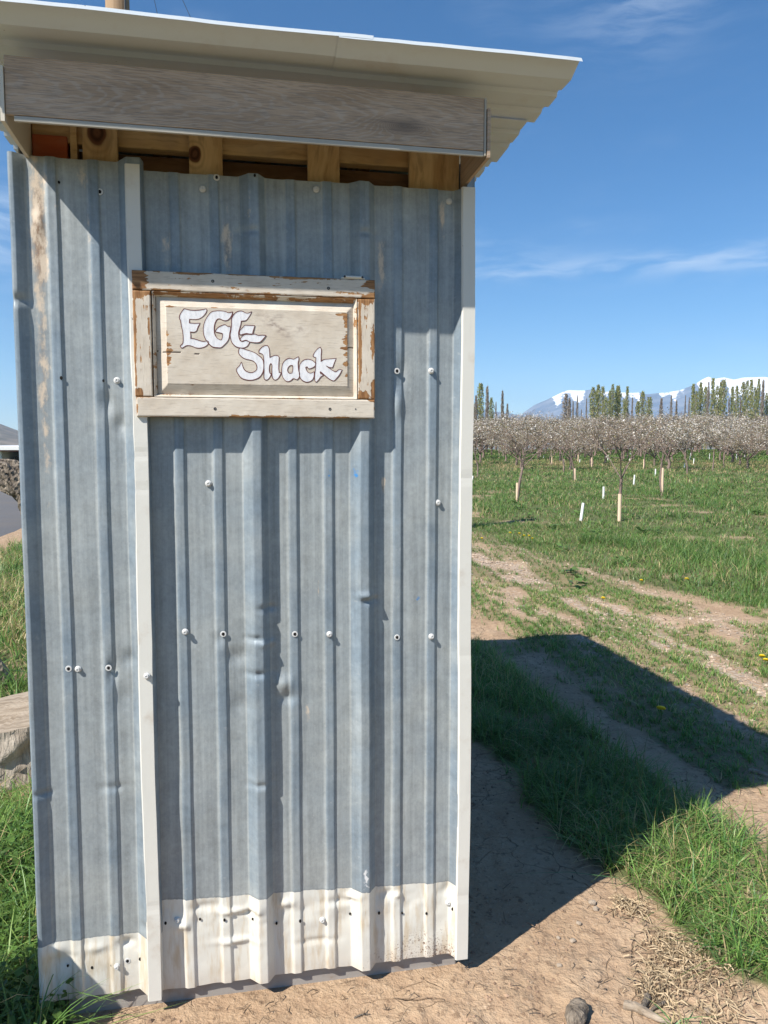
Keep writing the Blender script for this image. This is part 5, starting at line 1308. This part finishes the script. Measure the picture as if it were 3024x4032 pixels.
def sector(n, b0, b1, r0, r1):
    r = np.sqrt(rngG.uniform(r0 ** 2, r1 ** 2, n)); a = np.radians(rngG.uniform(b0, b1, n)); return r * np.sin(a), r * np.cos(a)
def hue(n, x, y, dry=0.10):
    t = rngG.random((n, 1)); k = fbm(x * 1.1, y * 1.1, 51, 3)[:, None]
    c = np.where(t < 0.5, [0.085, 0.165, 0.036], np.where(t < 0.85, [0.130, 0.195, 0.050], [0.066, 0.145, 0.048]))
    c = c * (0.75 + 0.55 * rngG.random((n, 1))) * (0.75 + 0.5 * k)
    dry = dry + 0.30 * sstep(np.hypot(x, y), 36, 44)[:, None] * sstep(np.hypot(x, y), 66, 56)[:, None]
    dr = rngG.random((n, 1)) < dry * (0.4 + 1.6 * sstep(k, 0.4, 0.7)); return np.where(dr, np.array([0.34, 0.27, 0.14]) * (0.7 + .5 * t), c)
def clump_shift(x, y, cell, amt):
    """draw blades together into tufts"""
    cx_ = np.floor(x / cell); cy_ = np.floor(y / cell); ox = (cx_ + hash2(cx_, cy_, 3)) * cell; oy = (cy_ + hash2(cx_, cy_, 4)) * cell
    return x + (ox - x) * amt, y + (oy - y) * amt, hash2(cx_, cy_, 5)
def area(b0, b1, r0, r1): return math.radians(b1 - b0) * .5 * (r1 * r1 - r0 * r0)
jobs = [ # name, bearings, radii, blades per m2 at full cover, height factor, width, dryness, segs, tuft cell
 ('tall_grass', 2, 38, 1.55, 4.2, 9500, 1.0, .0050, .08, 3, .06),
 ('track_grass', 1, 36, 4.2, 8.5, 6500, 1.0, .0055, .12, 2, .07),
 ('meadow_grass', 1, 33, 8.5, 15, 1300, 1.1, .0085, .13, 2, .14),
 ('meadow_grass', 2, 32, 15, 30, 330, 1.15, .015, .14, 2, .25),
 ('meadow_grass', 2, 32, 30, 62, 75, 1.25, .03, .20, 2, .45),
 ('meadow_grass', 2, 32, 62, 125, 17, 1.5, .07, .10, 2, .9),
 ('verge_grass', -36, -23.5, 1.5, 4.5, 8000, 1.15, .0065, .08, 3, .06),
 ('verge_grass', -34, -23, 4.5, 13, 2000, 1.3, .010, .24, 2, .10),
 ('verge_grass', -34, -22, 13, 60, 130, 1.6, .03, .10, 2, .4)]
for (nm, b0, b1, r0, r1, dens, hf, w, dry, sg, cell) in jobs:
    n = int(area(b0, b1, r0, r1) * dens)
    x, y = sector(n, b0, b1, r0, r1)
    x, y, tk = clump_shift(x, y, cell, 0.35)
    cov, hh, _ = ground_map(x, y)
    keep = rngG.random(n) < cov * (0.45 + 0.55 * (tk > 0.35)); x, y, hh, tk = x[keep], y[keep], hh[keep], tk[keep]; n = len(x)
    if n == 0: continue
    hgt = hh * hf * rngG.uniform(0.45, 1.15, n) * (0.65 + 0.7 * tk)
    z = terrain(x, y) + relief(x, y) - 0.004
    o = blades(nm, np.stack([x, y, z], 1), hgt, w * rngG.uniform(.55, 1.35, n), hue(n, x, y, dry) * (1.5 if nm != 'meadow_grass' else 1.28), 1.15 if sg == 3 else 0.85, sg)
    tag(o, kind='stuff'); print(nm, n)
# lush broad leaves among the verge grass, docks in the meadow
def leaves(name, x, y, hmax, size, base, n):
    z = terrain(x, y) + relief(x, y) + rngG.uniform(0.01, 1, n) ** 1.0 * hmax
    az = rngG.uniform(0, 6.28, n); d = np.stack([np.cos(az), np.sin(az), rngG.uniform(-.2, .8, n)], 1); d /= np.linalg.norm(d, axis=1)[:, None]
    s = np.stack([-np.sin(az), np.cos(az), rngG.normal(0, .3, n)], 1); P = np.stack([x, y, z], 1); sz = (size * rngG.uniform(.5, 1.4, n))[:, None]
    V = np.stack([P, P + d * sz * .45 - s * sz * .32, P + d * sz + [0, 0, -.15] * sz, P + d * sz * .45 + s * sz * .32], 1).reshape(-1, 3)
    c = np.repeat(np.array(base)[None] * rngG.uniform(.6, 1.3, (n, 1)), 4, 0)
    tag(obj(name, mesh_data(name, V, np.arange(4 * n).reshape(-1, 4), M['blade'], attrs={'col': c})), kind='stuff')
x, y = sector(5000, -36, -23.5, 1.5, 3.2); k = (ground_map(x, y)[0] > rngG.random(len(x)) * .9); x, y = x[k], y[k]
leaves('leafy_weeds', x, y, 0.11, .028, (0.085, 0.155, 0.03), len(x))
def docks():
    xs = []; ys = []; rg = np.random.default_rng(8)
    for i in range(190):
        r = math.sqrt(rg.uniform(8 ** 2, 50 ** 2)); a = R(rg.uniform(4, 32)); cx_, cy_ = r * math.sin(a), r * math.cos(a)
        if ground_map(np.array([cx_]), np.array([cy_]))[0][0] < .9: continue
        m = 16; q = rg.uniform(.03, .22, m); t = rg.uniform(0, 6.28, m); xs.append(cx_ + q * np.cos(t) * .6); ys.append(cy_ + q * np.sin(t) * .6)
    return np.concatenate(xs), np.concatenate(ys)
x, y = docks(); leaves('dock_weeds', x, y, 0.09, .10, (0.13, 0.215, 0.06), len(x))
# seed stalks over the clump
n = 260; x, y = sector(n * 6, 10, 30, 2.3, 4.2); cov, hh, _ = ground_map(x, y); k = (hh > .12) & (rngG.random(len(x)) < .12 * cov); x, y = x[k], y[k]; n = len(x)
tag(blades('seed_stalks', np.stack([x, y, gz(x, y)], 1), rngG.uniform(.16, .30, n), np.full(n, .0035), np.repeat([[.20, .19, .07]], n, 0) * rngG.uniform(.8, 1.2, (n, 1)), .35, 3), kind='stuff')
# straw: flat dead blades
def straw(name, pts, n, spread, L0, colr):
    P = []; 
    for (px, py, wgt, sp) in pts:
        m = int(n * wgt); c = G1(px, py); q = rngG.normal(0, sp, (m, 2)); P.append(np.stack([c[0] + q[:, 0], c[1] + q[:, 1]], 1))
    P = np.concatenate(P); m = len(P); az = rngG.uniform(0, 6.28, m); l = rngG.uniform(.3, 1.2, m) * L0; w = rngG.uniform(.0006, .0020, m)
    d = np.stack([np.cos(az), np.sin(az)], 1); s = np.stack([-d[:, 1], d[:, 0]], 1); bend = rngG.normal(0, .25, m)
    V = []
    for t in (-.5, 0, .5):
        c = P + d * (l * t)[:, None] + s * (l * bend * (t * t))[:, None]; z = gz(c[:, 0], c[:, 1]) + .004 + rngG.uniform(0, .018, m) * (0.6 if t else 1)
        for sg in (-1, 1): V.append(np.concatenate([c + s * (w * sg * (1 if t == 0 else .5))[:, None], (z + sg * .001)[:, None]], 1))
    V = np.stack(V, 1).reshape(-1, 3); o = (np.arange(m) * 6)[:, None]
    Fc = np.concatenate([o + [0, 1, 3, 2], o + [2, 3, 5, 4]]); C = np.repeat(np.array(colr)[None] * rngG.uniform(.45, 1.25, (m, 1)), 6, 0)
    tag(obj(name, mesh_data(name, V, Fc, M['dry'], attrs={'col': C})), kind='stuff')
straw('dead_grass', [(1450, 2050, .3, .045), (1500, 2080, .22, .05), (1430, 2110, .22, .045), (1360, 1965, .22, .035), (1415, 2150, .15, .03), (1560, 2140, .14, .05), (1530, 2190, .14, .05), (1640, 1985, .08, .04)], 1000, .05, .042, (.44, .335, .21))
straw('twig_litter', [(700, 2190, .16, .10), (560, 2185, .1, .06), (900, 2170, .14, .10), (1120, 2140, .18, .10), (1200, 2030, .15, .12), (1290, 2110, .14, .10), (1600, 1760, .12, .12), (1100, 1880, .1, .12)], 100, .1, .030, (.20, .14, .09))
straw('wood_litter', [(20, 1490, .3, .13), (45, 1700, .2, .10), (15, 1720, .2, .08)], 700, .1, .09, (.27, .19, .12))
straw('dry_stalks', [(20, 1300, .3, .4), (20, 1400, .3, .3), (30, 1850, .15, .1)], 90, .1, .42, (.50, .42, .22))
# gravel and crumbs of earth
def pebbles(name, x, y, size, colr):
    n = len(x); sub = np.array([(1,0,0),(-1,0,0),(0,1,0),(0,-1,0),(0,0,.75),(0,0,-.6)], float); f = np.array([(0,2,4),(2,1,4),(1,3,4),(3,0,4),(2,0,5),(1,2,5),(3,1,5),(0,3,5)])
    a = rngG.uniform(0, 6.28, n); ca, sa = np.cos(a), np.sin(a); sc = rngG.uniform(.6, 1.35, (n, 6, 1)) * np.array(size).reshape(-1, 1, 1) * rngG.uniform(.7, 1.2, (n, 1, 3))
    L_ = sub[None] * sc; V = np.stack([L_[..., 0] * ca[:, None] - L_[..., 1] * sa[:, None] + x[:, None], L_[..., 0] * sa[:, None] + L_[..., 1] * ca[:, None] + y[:, None], L_[..., 2] + (gz(x, y) + size * .15)[:, None]], -1).reshape(-1, 3)
    Fc = ((np.arange(n) * 6)[:, None, None] + f[None]).reshape(-1, 3)
    tag(obj(name, mesh_data(name, V, Fc, M['stone'], attrs={'col': np.repeat(colr, 6, 0)})), kind='stuff')
x, y = sector(90000, 4, 36, 3.0, 13); gv = ground_map(x, y)[2]; k = rngG.random(len(x)) < gv * .32 + .012 * (gv > 0); x, y = x[k], y[k]; n = len(x)
tn = rngG.random((n, 1)); c = np.where(tn < .5, [.36, .27, .20], np.where(tn < .8, [.44, .35, .265], [.30, .25, .205])) * rngG.uniform(.7, 1.25, (n, 1))
pebbles('gravel', x, y, rngG.uniform(.4, 1.6, n) ** 1.6 * .0095, c)
x, y = sector(14000, -27, 33, 1.6, 6.0); cov = ground_map(x, y)[0]; u_, n_ = un_xy(x, y); k = (cov < .3) & ~((u_ > -1.16) & (u_ < 0.03) & (n_ < .06) & (n_ > -2.4)) & (vnoise(x * 3, y * 3, 8) > .42); x, y = x[k], y[k]; n = len(x)
pebbles('earth_crumbs', x, y, rngG.uniform(.3, 1.5, n) ** 2 * .0042, np.array([[.27, .18, .12]]) * rngG.uniform(.6, 1.35, (n, 1)))

# ------------------------------------------------------------------ the air
hz = MB(); hz.box((-5600, -300, -45), (5600, 5600, 385))
hm = bpy.data.materials.new('thin_air'); hm.use_nodes = True; ht = hm.node_tree
ht.nodes.remove(ht.nodes['Principled BSDF'])
pv = ht.nodes.new('ShaderNodeVolumePrincipled'); pv.inputs['Color'].default_value = (0.52, 0.735, 1.0, 1); pv.inputs['Density'].default_value = 0.00017; pv.inputs['Anisotropy'].default_value = 0.1
ht.links.new(pv.outputs[0], ht.nodes['Material Output'].inputs['Volume'])
tag(hz.build('haze', hm), kind='stuff')
print('objects', len(bpy.data.objects), 'verts', sum(len(m.vertices) for m in bpy.data.meshes))
